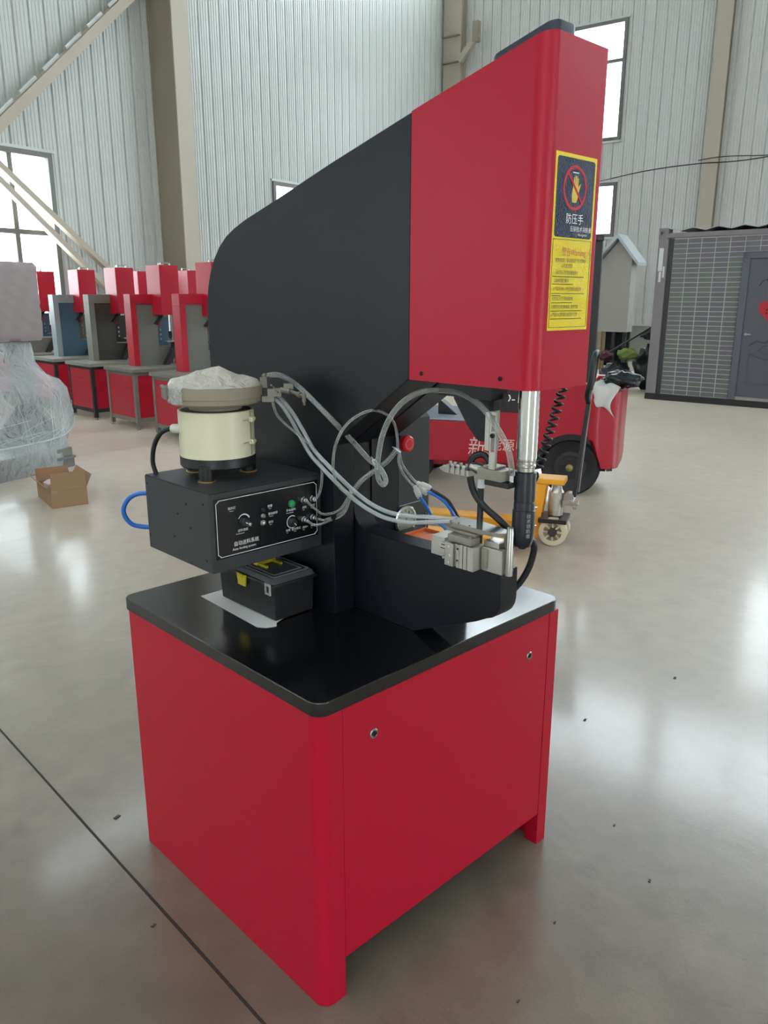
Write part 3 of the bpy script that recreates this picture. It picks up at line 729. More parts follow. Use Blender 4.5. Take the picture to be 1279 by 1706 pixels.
for (x, z, r) in ((.158, 1.1185, .0058), (.158, 1.1025, .0062), (.157, 1.0845, .0082)):
    sw = MB().lathe([(r, 0), (r, .003), (r * .8, .004), (r * .7, .007), (r * .45, .008), (0, .008)], (x, PNL, z), (0, -1, 0), 8).build('switch', STEEL if z < 1.11 else PLAST, cb, origin=BO)
MB().lathe([(.0098, 0), (.0098, .003), (.0085, .0065), (.006, .008), (0, .0085)], (.2465, PNL, 1.1175), (0, -1, 0), 24).build('push_button', GRN, cb, origin=BO)
for (x, z) in ((.283, 1.122), (.312, 1.1205), (.283, 1.0695), (.312, 1.070)):
    MB().lathe([(.0088, 0), (.0088, .005), (.0062, .006), (.0062, .009), (.0074, .0095), (.0074, .014), (.0052, .0155), (.0032, .0155), (.003, .012), (0, .012)], (x, PNL, z), (0, -1, 0), 6 if False else 14).build('air_socket', CHROME, cb, origin=BO)

# vibratory bowl
FO = (.146, .563, 1.1823)
bf = empty('vibratory_bowl_feeder', FO)
tag(bf, 'round vibratory bowl feeder with a cream drum, standing on the black control box', 'feeder')
FC = (.146, .563, 0)
for a in (-144, -10, 108):
    x, y = FC[0] + .082 * math.cos(R(a)), FC[1] + .082 * math.sin(R(a))
    ft = MB().cone((x, y, 1.1855), (x, y, 1.223), .0185, .0200, 20).build('foot', PLAST, bf, origin=FO)
    MB().lathe([(.0225, 1.1824), (.0225, 1.1850), (.0195, 1.1860)], (x, y, 0), n=22).build('foot_ring', BRASS, ft, origin=FO)
MB().lathe([(.089, 1.2095), (.0935, 1.211), (.096, 1.215), (.096, 1.2375), (.093, 1.2375)], FC, n=56).build('base', PLAST, bf, origin=FO)
dr = MB().lathe([(.0945, 1.2378), (.0945, 1.352), (.0915, 1.3535), (.0885, 1.3525), (.0875, 1.345), (.0875, 1.2378)], FC, n=64, closed=True).build('drum', CREAM, bf, origin=FO)
MB().lathe([(.087, 1.344), (.087, 1.352), (.066, 1.3535), (.066, 1.344)], FC, n=48, closed=True).build('drum_gasket', RUB, bf, origin=FO)
aS = R(-62)
for z in (1.274, 1.331):
    p = Vector((FC[0], FC[1], z)) + Vector((math.cos(aS), math.sin(aS), 0)) * .0985
    tg_ = Vector((-math.sin(aS), math.cos(aS), 0))
    cl_ = MB().obox(p, tg_ * .006, Vector((math.cos(aS), math.sin(aS), 0)) * .006, Vector((0, 0, .006)))
    cl_.cone(p + tg_ * -.012, p + tg_ * .014, .0035, n=10); cl_.cone(p + tg_ * .008, p + tg_ * .014, .006, n=6)
    for s_ in (-1, 1):
        for w in (0,): cl_.obox(p - tg_ * .022 - Vector((math.cos(aS), math.sin(aS), 0)) * .003, tg_ * .016, Vector((math.cos(aS), math.sin(aS), 0)) * .001, Vector((0, 0, .0012)))
    cl_.build('drum_clip', CREAM, dr, origin=FO, bevel=.0006)
MB().obox(Vector((FC[0], FC[1], 1.296)) + Vector((math.cos(aS), math.sin(aS), 0)) * .0953, Vector((-math.sin(aS), math.cos(aS), 0)) * .0014, Vector((math.cos(aS), math.sin(aS), 0)) * .0012, (0, 0, .055)).build('drum_seam', ALUD, dr, origin=FO)
MB().lathe([(.066, 1.3537), (.066, 1.3600), (.070, 1.3640), (.092, 1.3660), (.108, 1.3685), (.1135, 1.3730), (.1145, 1.3850), (.1175, 1.3858), (.1195, 1.4120), (.1165, 1.4130), (.1150, 1.4050), (.1140, 1.3800), (.095, 1.3760), (.05, 1.380), (0, 1.381)], FC, n=72).build('bowl', BOWL, bf, origin=FO)
# side lug with its latch
aL = R(160)
u_ = Vector((math.cos(aL), math.sin(aL), 0)); t_ = Vector((-u_.y, u_.x, 0))
lg = MB().obox(Vector((FC[0], FC[1], 1.399)) + u_ * .1235, t_ * .024, u_ * .0045, (0, 0, .016)); lg.obox(Vector((FC[0], FC[1], 1.413)) + u_ * .126, t_ * .014, u_ * .0055, (0, 0, .004))
lg.build('bowl_lug', VALVE, bf, origin=FO, bevel=.002)
# outlet valves at the rim
vl = MB(); o1 = Vector((.242, .482, 1.418))
vl.obox(o1, (.009, .006, 0), (-.005, .008, 0), (0, 0, .013)); vl.cone(o1 + Vector((0, 0, .013)), o1 + Vector((0, 0, .022)), .005, n=10)
vl.obox((.262, .470, 1.392), (.013, -.011, 0), (.007, .008, 0), (0, 0, .010)); vl.obox((.248, .478, 1.376), (.012, -.010, 0), (.006, .007, 0), (0, 0, .007))
vl.cone((.272, .458, 1.398), (.283, .432, 1.396), .0075, n=12); vl.cone((.283, .432, 1.396), (.283, .400, 1.391), .0045, n=10)
vl.cone((.283, .402, 1.391), (.283, .390, 1.390), .0075, n=10); vl.cone((.283, .392, 1.390), (.283, .376, 1.389), .005, n=10)
vl.cone((.283, .378, 1.396), (.283, .378, 1.374), .0055, n=10); vl.cone((.283, .378, 1.376), (.2835, .377, 1.366), .0035, n=8)
vl.obox((.288, .446, 1.407), (.009, -.008, 0), (.005, .006, 0), (0, 0, .007))
for i in range(4): vl.cone((.252 + .004 * i, .470 - .004 * i, 1.412 - .006 * i), (.247 + .004 * i, .461 - .004 * i, 1.410 - .006 * i), .0022, n=8)
vl.build('outlet_valve', VALVE, bf, origin=FO, bevel=.0006)
# crumpled bag of parts filling the bowl
bg = MB(); NR, NA = 16, 56; rg = random.Random(3)
ph = [rg.uniform(0, 6.28) for _ in range(12)]
def bag_h(x, y):
    h = .043 * math.exp(-(((x - .004) / .055) ** 2 + ((y - .006) / .065) ** 2)) + .016 * math.exp(-(((x + .070) / .035) ** 2 + ((y - .03) / .06) ** 2)) + .012 * math.exp(-(((x - .060) / .04) ** 2 + ((y + .060) / .04) ** 2))
    h += .0022 * math.sin(70 * x + 30 * y + ph[0]) * math.sin(55 * y - 25 * x + ph[1]) + .0034 * (1 - abs(math.sin(42 * x - 34 * y + ph[2]))) ** 3 + .0026 * (1 - abs(math.sin(33 * x + 45 * y + ph[5]))) ** 3
    return h
vv = []; ff = []
for i in range(NR + 1):
    r0 = .1135 * i / NR
    for q_ in range(NA):
        a = 2 * math.pi * q_ / NA; x, y = r0 * math.cos(a), r0 * math.sin(a)
        vv.append((FC[0] + x, FC[1] + y, 1.4135 + bag_h(x, y) * (1 if i < NR else .3)))
for i in range(NR):
    for q_ in range(NA):
        ff.append((i * NA + q_, i * NA + (q_ + 1) % NA, (i + 1) * NA + (q_ + 1) % NA, (i + 1) * NA + q_))
n0 = len(vv)
for q_ in range(NA):
    a = 2 * math.pi * q_ / NA; vv.append((FC[0] + .1125 * math.cos(a), FC[1] + .1125 * math.sin(a), 1.3815))
for q_ in range(NA): ff.append((NR * NA + q_, NR * NA + (q_ + 1) % NA, n0 + (q_ + 1) % NA, n0 + q_))
ff.append(tuple(range(n0, n0 + NA))[::-1])
bg.add(vv, ff)
# a corner of film hanging over the rim
hv = []; hf = []
for i in range(9):
    for q_ in range(9):
        a = R(172 + 3.4 * q_); z = 1.424 - .0062 * i
        rr_ = .1222 + .0025 * math.sin(i * 1.9 + q_ * 1.3) + .001 * (i % 2)
        if i < 2: rr_ = .114 + .004 * i
        hv.append((FC[0] + rr_ * math.cos(a), FC[1] + rr_ * math.sin(a), z))
for i in range(8):
    for q_ in range(8): hf.append((i * 9 + q_, i * 9 + q_ + 1, (i + 1) * 9 + q_ + 1, (i + 1) * 9 + q_))
bg2 = MB().add(hv, hf)
pb = bg.build('parts_bag', BAG, origin=(FC[0], FC[1], 1.3805), smooth=60); tag(pb, 'crumpled frosted plastic bag heaped in the feeder bowl', 'bag')
bg2.build('bag_corner', clear_mat('thin_film', (210, 210, 206), .25, .35, bump=.6, bscale=70, edge=.5), pb, origin=(FC[0], FC[1], 1.3805), smooth=60)

# power cord and blue air hose behind the box
k = MB(); k.tube([(.058, .610, 1.307), (.050, .622, 1.306), (.036, .650, 1.292), (.027, .672, 1.258), (.026, .684, 1.215), (.032, .682, 1.1826)], .0062, 10)
pc = k.build('power_cord', RUB, origin=(.03, .68, 1.183)); tag(pc, 'thick black cord curving from the cream drum down to the control box', 'cord')
MB().lathe([(.009, 0), (.0115, .004), (.0115, .016), (.013, .018), (.013, .026), (.0085, .030)], (.050, .6205, 1.306), Vector((.058 - .030, .600 - .6405, 0)), 18).build('cord_plug', mat('pale_plug', (190, 196, 184), .45), pc, origin=(.03, .68, 1.183))
k = MB(); k.tube([(.020, .7035, 1.037), (.005, .728, 1.036), (-.016, .742, 1.044), (-.030, .750, 1.066), (-.032, .750, 1.090), (-.020, .742, 1.114), (-.002, .726, 1.127), (.016, .7035, 1.130)], .0062, 10)
tag(k.build('air_hose', BLUE, origin=(.018, .7035, 1.037)), 'blue air hose looping out behind the control box', 'hose')

# clear hoses
def hose(name, pts, r, m, label, n=8, per=6):
    o_ = pts[0]; ob_ = MB().tube(pts, r, n, per).build(name, m, origin=o_, smooth=60)
    return tag(ob_, label, 'hose')
fA = [(.240, .489, 1.430), (.266, .479, 1.435), (.290, .468, 1.429), (.325, .450, 1.402), (.325, .374, 1.361), (.335, .327, 1.325), (.378, .300, 1.270), (.409, .280, 1.227), (.413, .260, 1.217), (.417, .240, 1.201), (.413, .221, 1.181), (.402, .220, 1.172), (.383, .217, 1.191), (.364, .200, 1.230), (.356, .180, 1.292), (.355, .156, 1.341), (.361, .120, 1.386), (.375, .075, 1.415), (.389, .020, 1.424), (.396, -.035, 1.420), (.400, -.087, 1.396), (.404, -.125, 1.358), (.404, -.157, 1.317), (.417, -.160, 1.276), (.425, -.1565, 1.2538)]
hose('feed_hose', fA, .0066, CLEAR, 'long clear hose arching from the bowl rim over to the nozzle under the head', 10, 8)
fB = [(.262, .478, 1.378), (.282, .472, 1.359), (.304, .462, 1.322), (.325, .451, 1.274), (.325, .410, 1.232), (.325, .356, 1.200), (.340, .313, 1.162), (.377, .300, 1.123), (.387, .250, 1.101), (.401, .202, 1.087), (.422, .150, 1.084), (.424, .087, 1.097), (.425, .005, 1.1165)]
hose('feed_hose', fB, .0052, MILK, 'lower strand of the milky double hose sagging from the bowl to the shuttle plate', 10, 8)
fB2 = [(.272, .476, 1.384), (.290, .470, 1.363), (.308, .455, 1.330), (.325, .438, 1.287), (.325, .398, 1.245), (.325, .346, 1.214), (.340, .304, 1.177), (.385, .300, 1.136), (.393, .250, 1.114), (.406, .203, 1.101), (.426, .150, 1.098), (.433, .092, 1.106), (.440, .008, 1.1168)]
fB2 = [(p[0], p[1] - .0018, p[2] + .0018) for p in fB2]
hose('feed_hose', fB2, .0052, MILK, 'upper strand of the milky double hose sagging from the bowl to the shuttle plate', 10, 8)
hose('air_hose', [(.473, .240, 1.250), (.452, .222, 1.291), (.424, .207, 1.330), (.389, .203, 1.354), (.347, .200, 1.365), (.314, .214, 1.355), (.280, .222, 1.332), (.250, .220, 1.296), (.264, .249, 1.244), (.284, .266, 1.197), (.310, .270, 1.165), (.358, .290, 1.144)], .0034, CLEAR, 'thin clear hose making a round loop in front of the black frame')
SOCK = {'a': (.283, .3782, 1.0695), 'b': (.312, .3782, 1.070), 'c': (.283, .3782, 1.122), 'd': (.312, .3782, 1.1205)}
bd = [(.338, .366, 1.061), (.368, .336, 1.082), (.386, .326, 1.125), (.407, .310, 1.163), (.426, .280, 1.193), (.446, .250, 1.221), (.473, .240, 1.249)]
tail1 = [(.460, .223, 1.220), (.455, .203, 1.196), (.456, .180, 1.177), (.446, .152, 1.171)]
tail2 = [(.477, .232, 1.222), (.474, .222, 1.210), (.468, .202, 1.199), (.466, .180, 1.184), (.458, .152, 1.176)]
def off(pts, dx, dy, dz): return [(p[0] + dx, p[1] + dy, p[2] + dz) for p in pts]
hose('air_hose', [SOCK['a'], (.296, .362, 1.058)] + off(bd, 0, -.0026, -.0024) + off(tail1, 0, 0, 0), .0031, CLEAR, 'thin clear hose from the lower left air socket up through the cable ties')
hose('air_hose', [SOCK['b'], (.322, .366, 1.066)] + off(bd, 0, .0020, .0028) + off(tail2, 0, 0, 0), .0031, CLEAR, 'thin clear hose from the lower right air socket up through the cable ties')
hose('air_hose', [SOCK['c'], (.300, .366, 1.100), (.324, .357, 1.083), (.356, .336, 1.092)] + off(bd[2:], -.006, -.003, .003), .0031, CLEAR, 'thin clear hose from the upper left air socket dipping under the others')
hose('air_hose', [(.252, .468, 1.374), (.259, .460, 1.338), (.278, .448, 1.311), (.310, .428, 1.277), (.320, .396, 1.254), (.326, .372, 1.220), (.322, .362, 1.180), (.318, .366, 1.142), SOCK['d']], .0034, CLEAR, 'thin clear hose hanging from the bowl valve to the upper right air socket')
# cable ties
for q_, (c_, d_, lab) in enumerate((((.418, .266, 1.2185), (.02, -.03, .03), 'white cable tie joining two clear hoses beside the hose loop'), ((.472, .240, 1.248), (.02, -.01, .03), 'white cable tie under the emergency button'), ((.392, .322, 1.138), (.02, -.012, .04), 'white cable tie where the hose bundle crosses the double hose'))):
    k = MB(); d__ = Vector(d_).normalized()
    k.lathe([(.0095, -.0022), (.0108, -.0022), (.0108, .0022), (.0095, .0022)], c_, d__, 18, closed=True)
    s_ = d__.orthogonal().normalized(); k.obox(Vector(c_) + s_ * .0125, s_ * .003, d__ * .003, d__.cross(s_) * .003); k.bar(Vector(c_) + s_ * .012, Vector(c_) + s_ * .012 + d__.cross(s_) * .016, .003, .001)
    tag(k.build('cable_tie', NYLON, origin=c_), lab, 'cable tie')
# reducer fittings with blue hoses
k = MB()
for o_, e_ in (((.446, .152, 1.171), (.437, .132, 1.158)), ((.458, .152, 1.176), (.455, .130, 1.164)), ((.452, .150, 1.180), (.462, .128, 1.172))):
    a_ = Vector(o_); b_ = Vector(e_); dd = (b_ - a_)
    k.cone(a_, a_ + dd * .45, .0058, n=12); k.cone(a_ + dd * .45, b_ + dd * .25, .0082, n=12); k.cone(b_ + dd * .25, b_ + dd * .5, .0068, n=12)
tag(k.build('hose_fitting', clear_mat('clear_fitting', (200, 200, 190), .2, .6, edge=.3), origin=(.45, .14, 1.165)), 'cluster of clear push-in fittings between the thin hoses and the blue ones', 'fitting')
hose('air_hose', [(.457, .122, 1.161), (.463, .101, 1.156), (.469, .074, 1.143), (.470, .055, 1.128), (.455, .030, 1.118), (.449, .006, 1.114)], .0042, BLUE, 'upper blue air hose bending down to the shuttle plate')
hose('air_hose', [(.463, .120, 1.169), (.470, .098, 1.160), (.476, .070, 1.147), (.477, .050, 1.128), (.465, .026, 1.116), (.458, .010, 1.1085)], .0036, RUB, 'black air hose running beside the blue one to the shuttle plate')
hose('air_hose', [(.433, .124, 1.153), (.446, .121, 1.136), (.462, .118, 1.113), (.470, .110, 1.095), (.470, .070, 1.075), (.460, .045, 1.062)], .0042, BLUE, 'short lower blue air hose dropping behind the milky hose')
k = MB(); k.tube([(.452, -.074, 1.262), (.452, -.068, 1.272), (.453, -.057, 1.279), (.448, -.044, 1.279), (.440, -.033, 1.268), (.435, -.032, 1.234), (.440, -.042, 1.192), (.446, -.070, 1.161), (.459, -.100, 1.136), (.474, -.128, 1.106), (.470, -.138, 1.098)], .0082, 10, 8)
tag(k.build('black_hose', RUB, origin=(.452, -.074, 1.262)), 'flat black hose looping behind the nozzle block down to the slide stop', 'hose')
k = MB(); k.tube([(.485, -.112, .945), (.492, -.128, .965), (.497, -.146, .992), (.503, -.160, 1.026), (.503, -.170, 1.066), (.498, -.172, 1.082), (.484, -.172, 1.094)], .0078, 10, 8)
k.cone((.492, -.1725, 1.092), (.476, -.174, 1.102), .0085, n=12)
tag(k.build('black_hose', RUB, origin=(.485, -.112, .945)), 'thick black hose curving from the arm tip up to the ram nose', 'hose')
# coiled cable out of the head
ctr = spline([(.530, -.2063, 1.447), (.530, -.205, 1.440), (.530, -.196, 1.408), (.530, -.188, 1.378), (.530, -.172, 1.323), (.528, -.164, 1.288), (.520, -.160, 1.262), (.512, -.160, 1.247)], 30)
cp_ = []; L = 0
for i, p in enumerate(ctr):
    if i: L += (p - ctr[i - 1]).length
    t = L / .2052; a = 2 * math.pi * t * 12.5; rr_ = .0095 * min(1, t * 12)
    cp_.append(p + Vector((.7, -.7, 0)) * math.cos(a) * rr_ + Vector((.7, .7, 0)) * math.sin(a) * rr_)
cp_ += [Vector((.510, -.166, 1.238)), Vector((.500, -.168, 1.230)), Vector((.482, -.172, 1.226)), Vector((.474, -.174, 1.224))]
k = MB(); k.tube(cp_, .0029, 7, smooth=False)
tag(k.build('coiled_cable', RUB, origin=cp_[0], smooth=60), 'black coiled cable hanging from the head beside the chrome ram', 'cable')

# toolbox and paper on the table top
TO = (.262, .54, .8015)
tb = empty('toolbox', TO); tag(tb, 'black plastic toolbox with a smoky lid and yellow latch, under the control box', 'toolbox')
MB().prism([(.196, .412), (.330, .412), (.330, .672), (.196, .672)], lambda p, k_: (p[0] + (0 if k_ else (.004 if p[0] < .25 else -.004)), p[1] + (0 if k_ else (.004 if p[1] < .5 else -.004)), .903 if k_ else .8022)).build('body', PLAST, tb, origin=TO, bevel=.004)
MB().box(.191, .335, .407, .677, .8965, .9045).build('rim', PLAST, tb, origin=TO, bevel=.002)
ld = MB().prism([(.194, .410), (.332, .410), (.332, .674), (.194, .674)], lambda p, k_: (p[0] + (.006 if p[0] < .25 else -.006) * k_, p[1] + (.006 if p[1] < .5 else -.006) * k_, .919 if k_ else .9048)).build('lid', LIDC, tb, origin=TO, bevel=.002)
k = MB()
for (a, b, c_, d_) in ((.205, .321, .424, .426), (.205, .321, .658, .660), (.205, .207, .426, .658), (.319, .321, .426, .658), (.218, .308, .440, .442), (.218, .220, .442, .600), (.306, .308, .442, .600)): k.box(a, b, c_, d_, .9192, .9212)
k.build('lid_rib', mat('lid_rib', (120, 124, 126), .35), ld, origin=TO)
k = MB(); k.box(.232, .295, .535, .556, .9192, .928); k.box(.240, .287, .5365, .5545, .928, .931); k.box(.236, .244, .50, .535, .9192, .926); k.box(.283, .291, .50, .535, .9192, .926)
k.build('carry_handle', YEL, tb, origin=TO, bevel=.0015)
for y_, m_, w_ in ((.548, YEL, .021), (.430, mat('grey_latch', (150, 152, 152), .4), .012)):
    k = MB(); k.px([(y_ - w_, .905), (y_ + w_, .905), (y_ + w_ * .8, .872), (y_ - w_ * .8, .872)], .1865, .1908) if m_ is YEL else k.box(.1865, .1908, y_ - w_, y_ - w_ + .005, .876, .908).box(.1865, .1908, y_ + w_ - .005, y_ + w_, .876, .908).box(.1865, .1908, y_ - w_ + .005, y_ + w_ - .005, .900, .908).box(.1865, .1908, y_ - w_ + .005, y_ + w_ - .005, .876, .882)
    if m_ is YEL:
        for i in range(4): k.box(.184, .1866, y_ - .017 + .0096 * i, y_ - .012 + .0096 * i, .895, .905)
    k.build('latch', m_, tb, origin=TO, bevel=.0008)
pp = MB().pz([(.159, .716), (.235, .716), (.235, .425), (.200, .412), (.186, .393), (.172, .398), (.160, .404), (.146, .424)], .8004, .8012)
tag(pp.build('paper_sheet', PAPER, smooth=0, origin=(.2, .5, .8004)), 'white sheet of paper lying under the toolbox on the black table top', 'paper')
# orange tray glimpsed behind the arm
k = MB(); k.box(.495, .625, .16, .28, .9925, .996)
for b in ((.495, .499, .16, .28), (.621, .625, .16, .28), (.499, .621, .16, .164), (.499, .621, .276, .28)): k.box(b[0], b[1], b[2], b[3], .996, 1.003)
tag(k.build('parts_tray', ORANGE, origin=(.56, .22, .9925)), 'shallow orange parts tray behind the black lower arm', 'tray')

# ================================================================== MACHINES ALONG THE WINDOW WALL
GRYP = mat('grey_machine_paint', (122, 120, 112), 0.5, bump=.05, bscale=300)
BLUEG = mat('blue_grey_panel', (66, 96, 112), 0.35)
PALEB = mat('pale_blue_paint', (142, 152, 154), 0.45)
DKP = mat('dark_olive_panel', (66, 64, 58), 0.45)
MGREY = mat('mid_grey_panel', (118, 118, 112), 0.45)
DGREY = mat('dark_frame_paint', (40, 41, 42), 0.5)
TOPG = mat('pale_grey_top', (150, 150, 138), 0.35)
SALM = mat('salmon_cover', (222, 150, 120), 0.5)
def row_machine(x, y, rz, leg_m, frame_m, panel_m, top_m, label, group=None, legs='posts', throat_m=None, face_m=None):
    t = empty('background_press', (x, y, 0), rz)
    tag(t, label, 'machine', group)
    def A(mb, n_, m_, par=None, **k): return mb.build(n_, m_, par or t, **k)
    TX, TY, TZ = .66, .76, .765
    pts_ = ((0, 0), (TX - .05, 0), (0, TY - .05), (TX - .05, TY - .05))
    for (a, b) in pts_:
        A(MB().box(a, a + .05, b, b + .05, .03, TZ - .045), 'leg', leg_m, bevel=.003)
        A(MB().lathe([(.022, 0), (.022, .012), (.010, .014), (.010, .029)], (a + .025, b + .025, 0), n=12), 'levelling_foot', STEEL)
    for z0, z1 in ((.10, .15), (TZ - .085, TZ - .045)):
        for (a0, a1, b0, b1) in ((.05, TX - .05, .005, .04), (.05, TX - .05, TY - .04, TY - .005), (.005, .04, .05, TY - .05), (TX - .04, TX - .005, .05, TY - .05)):
            A(MB().box(a0, a1, b0, b1, z0, z1), 'rail', leg_m)
    for (a0, a1, b0, b1) in ((.0505, TX - .0505, .008, .02), (.0505, TX - .0505, TY - .02, TY - .008), (TX - .02, TX - .008, .0505, TY - .0505)):
        A(MB().box(a0, a1, b0, b1, .1505, TZ - .0855), 'side_panel', REDB)
    lp = MB().box(.008, .02, .0505, TY - .0505, .1505, TZ - .0855)
    pn = A(lp, 'side_panel', REDB)
    lv = MB()
    for k_ in range(2):
        for j_ in range(7):
            a = .10 + .08 * j_
            lv.box(.001, .0078, a, a + .055, .575 - .06 * k_, .587 - .06 * k_)
    A(lv, 'louvre', REDB, pn, bevel=.002)
    A(MB().box(-.025, TX + .20, -.025, TY + .025, TZ - .0445, TZ), 'table_top', top_m, bevel=.004)
    # C frame seen from the side: border, recessed panel, throat
    fr = MB()
    fr.box(.255, .335, .45, .62, TZ + .0005, 1.55); fr.box(.255, .60, .45, .62, 1.5503, 1.67)
    A(fr, 'frame', frame_m, bevel=.003)
    A(MB().py([(.3355, TZ + .0005), (.70, TZ + .0005), (.80, .88), (.84, .99), (.63, 1.0), (.63, 1.32), (.705, 1.408), (.705, 1.5495), (.3355, 1.5495)], .475, .595), 'frame_panel', panel_m)
    A(MB().py([(.575, 1.300), (.675, 1.409), (.715, 1.409), (.615, 1.285)], .44, .60), 'throat_edge', throat_m or DGREY)
    eb_ = A(MB().box(.635, .86, .63, .75, 1.002, 1.38), 'control_box', face_m or BLUEG, bevel=.004)
    A(MB().lathe([(.022, 0), (.022, .02), (.0, .022)], (.72, .63, 1.28), (0, -1, 0), 14), 'stop_button', BUT, eb_)
    for k_ in range(3): A(MB().cone((.74, .6295, 1.21 - .06 * k_), (.74, .61, 1.21 - .06 * k_), .014, n=10), 'knob', STEEL, eb_)
    A(MB().py([(.64, TZ + .001), (.71, TZ + .001), (.83, .90), (.88, .935), (.88, 1.06), (.79, 1.06), (.785, .985), (.77, .965)], .36, .445), 'lower_arm', DGREY, bevel=.003)
    A(MB().box(.68, .87, .34, .44, 1.0605, 1.075), 'arm_shelf', STEEL)
    A(MB().cone((.765, .40, 1.20), (.765, .40, 1.4095), .022, n=14), 'ram', CHROME)
    A(MB().lathe([(.024, 1.199), (.024, 1.13), (.012, 1.10), (0, 1.10)], (.765, .40, 0), n=14), 'ram_tip', PLAST)
    A(MB().cone((.825, .46, .77), (.825, .46, 1.4095), .012, n=10), 'guide_post', STEEL)
    hd = A(MB().box(.57, .84, .225, .575, 1.41, 2.03), 'head', REDB, bevel=.006)
    cap = MB().box(.66, .80, .34, .36, 2.055, 2.065); cap.box(.66, .67, .34, .36, 2.0305, 2.055); cap.box(.79, .80, .34, .36, 2.0305, 2.055); cap.cone((.70, .44, 2.0305), (.70, .44, 2.06), .02, n=10)
    A(cap, 'eye_bolt', STEEL, hd)
    A(MB().box(.70, .83, .62, .74, TZ + .0005, TZ + .11), 'foot_cover', SALM, bevel=.01)
    return t
ROWX = 3.725
row_machine(ROWX, 6.895, 0, GRYP, REDB, MGREY, GRYP, 'red framed press nearest in the row, partly behind the black frame of the big press')
row_machine(ROWX, 8.11, 0, GRYP, REDB, MGREY, GRYP, 'second press in the row, red frame on a grey legged red cabinet')
row_machine(ROWX, 9.325, 0, DGREY, GRYP, DKP, TOPG, 'third press in the row, grey frame and dark panel on a black legged cabinet', face_m=DGREY)
row_machine(ROWX, 10.54, 0, DGREY, PALEB, BLUEG, TOPG, 'fourth press in the row, blue grey frame on a red cabinet', face_m=MGREY)
row_machine(ROWX - .15, 11.75, R(-3), DGREY, GRYP, GRYP, TOPG, 'farthest press in the row, dark red head before the bright window')
row_machine(6.1, 11.35, R(180), DGREY, GRYP, MGREY, TOPG, 'press of the back row whose red head shows left of the second head')
row_machine(6.45, 10.45, R(180), DGREY, GRYP, MGREY, TOPG, 'press of the back row whose red head shows beside the column')

# ================================================================== WRAPPED PRESS ON A PALLET
FILM = clear_mat('stretch_film', (210, 214, 215), .16, .27, bump=1.0, bscale=7, edge=.55)
FOAM = mat('lilac_foam', (146, 134, 134), .42, bump=.5, bscale=22, vary=.06)
WOOD = mat('pallet_wood', (120, 120, 116), .7, vary=.1, vscale=8)
WPO = Vector((1.478, 6.262, 0))
wp = empty('wrapped_press', WPO, R(18)); tag(wp, 'press wrapped in clear stretch film with a foam covered head, on a pallet', 'machine')
for k_ in range(3):
    MB().box(-.9, .80, .03 + .44 * k_, .13 + .44 * k_, .0, .09).build('pallet_bearer', WOOD, wp)
for k_ in range(6):
    MB().box(-.9 + .29 * k_, -.9 + .29 * k_ + .245, .0, 1.05, .0905, .115).build('pallet_board', WOOD, wp)
MB().box(-.88, .78, .02, 1.03, .1155, .20).build('base_plate', GRYP, wp, bevel=.01)
bs = MB(); bs.lathe([(.34, .2005), (.30, .30), (.20, .42), (.12, .52), (.085, .60)], (.72, .56, 0), n=24)
bs.build('machine_base', mat('dark_casting', (34, 34, 36), .5), wp, smooth=60)
MB().box(.64, .80, .48, .64, .6005, 1.22).build('column', GRYP, wp, bevel=.01)
# quilted foam round the head
def quilt(x0, x1, y0, y1, z0, z1, n_=16):
    mb = MB(); rg_ = random.Random(11)
    loop = []
    for i in range(n_): loop.append((x0 + (x1 - x0) * i / n_, y0))
    for i in range(n_): loop.append((x1, y0 + (y1 - y0) * i / n_))
    for i in range(n_): loop.append((x1 - (x1 - x0) * i / n_, y1))
    for i in range(n_): loop.append((x0, y1 - (y1 - y0) * i / n_))
    cx_, cy_ = (x0 + x1) / 2, (y0 + y1) / 2; nz = 18; L_ = len(loop); v = []; f = []
    for k_ in range(nz + 1):
        z = z0 + (z1 - z0) * k_ / nz
        for (a, b) in loop:
            w = .0035 * math.sin(a * 31 + z * 17) * math.sin(b * 23 + z * 29 + 1) + .0022 * math.sin(z * 60 + a * 15)
            s_ = 1 + w / .2; e_ = .94 if k_ in (0, nz) else 1
            v.append((cx_ + (a - cx_) * s_ * e_, cy_ + (b - cy_) * s_ * e_, z))
    for k_ in range(nz):
        for i in range(L_): f.append((k_ * L_ + i, k_ * L_ + (i + 1) % L_, (k_ + 1) * L_ + (i + 1) % L_, (k_ + 1) * L_ + i))
    f += [tuple(range(L_))[::-1], tuple(range(nz * L_, nz * L_ + L_))]
    return mb.add(v, f)
quilt(.36, .86, .36, .76, 1.22, 1.95).build('head_wrap', FOAM, wp, smooth=70)
MB().box(.08, .345, .40, .76, 1.0, 1.80).build('frame_wrap', FOAM, wp, bevel=.03)
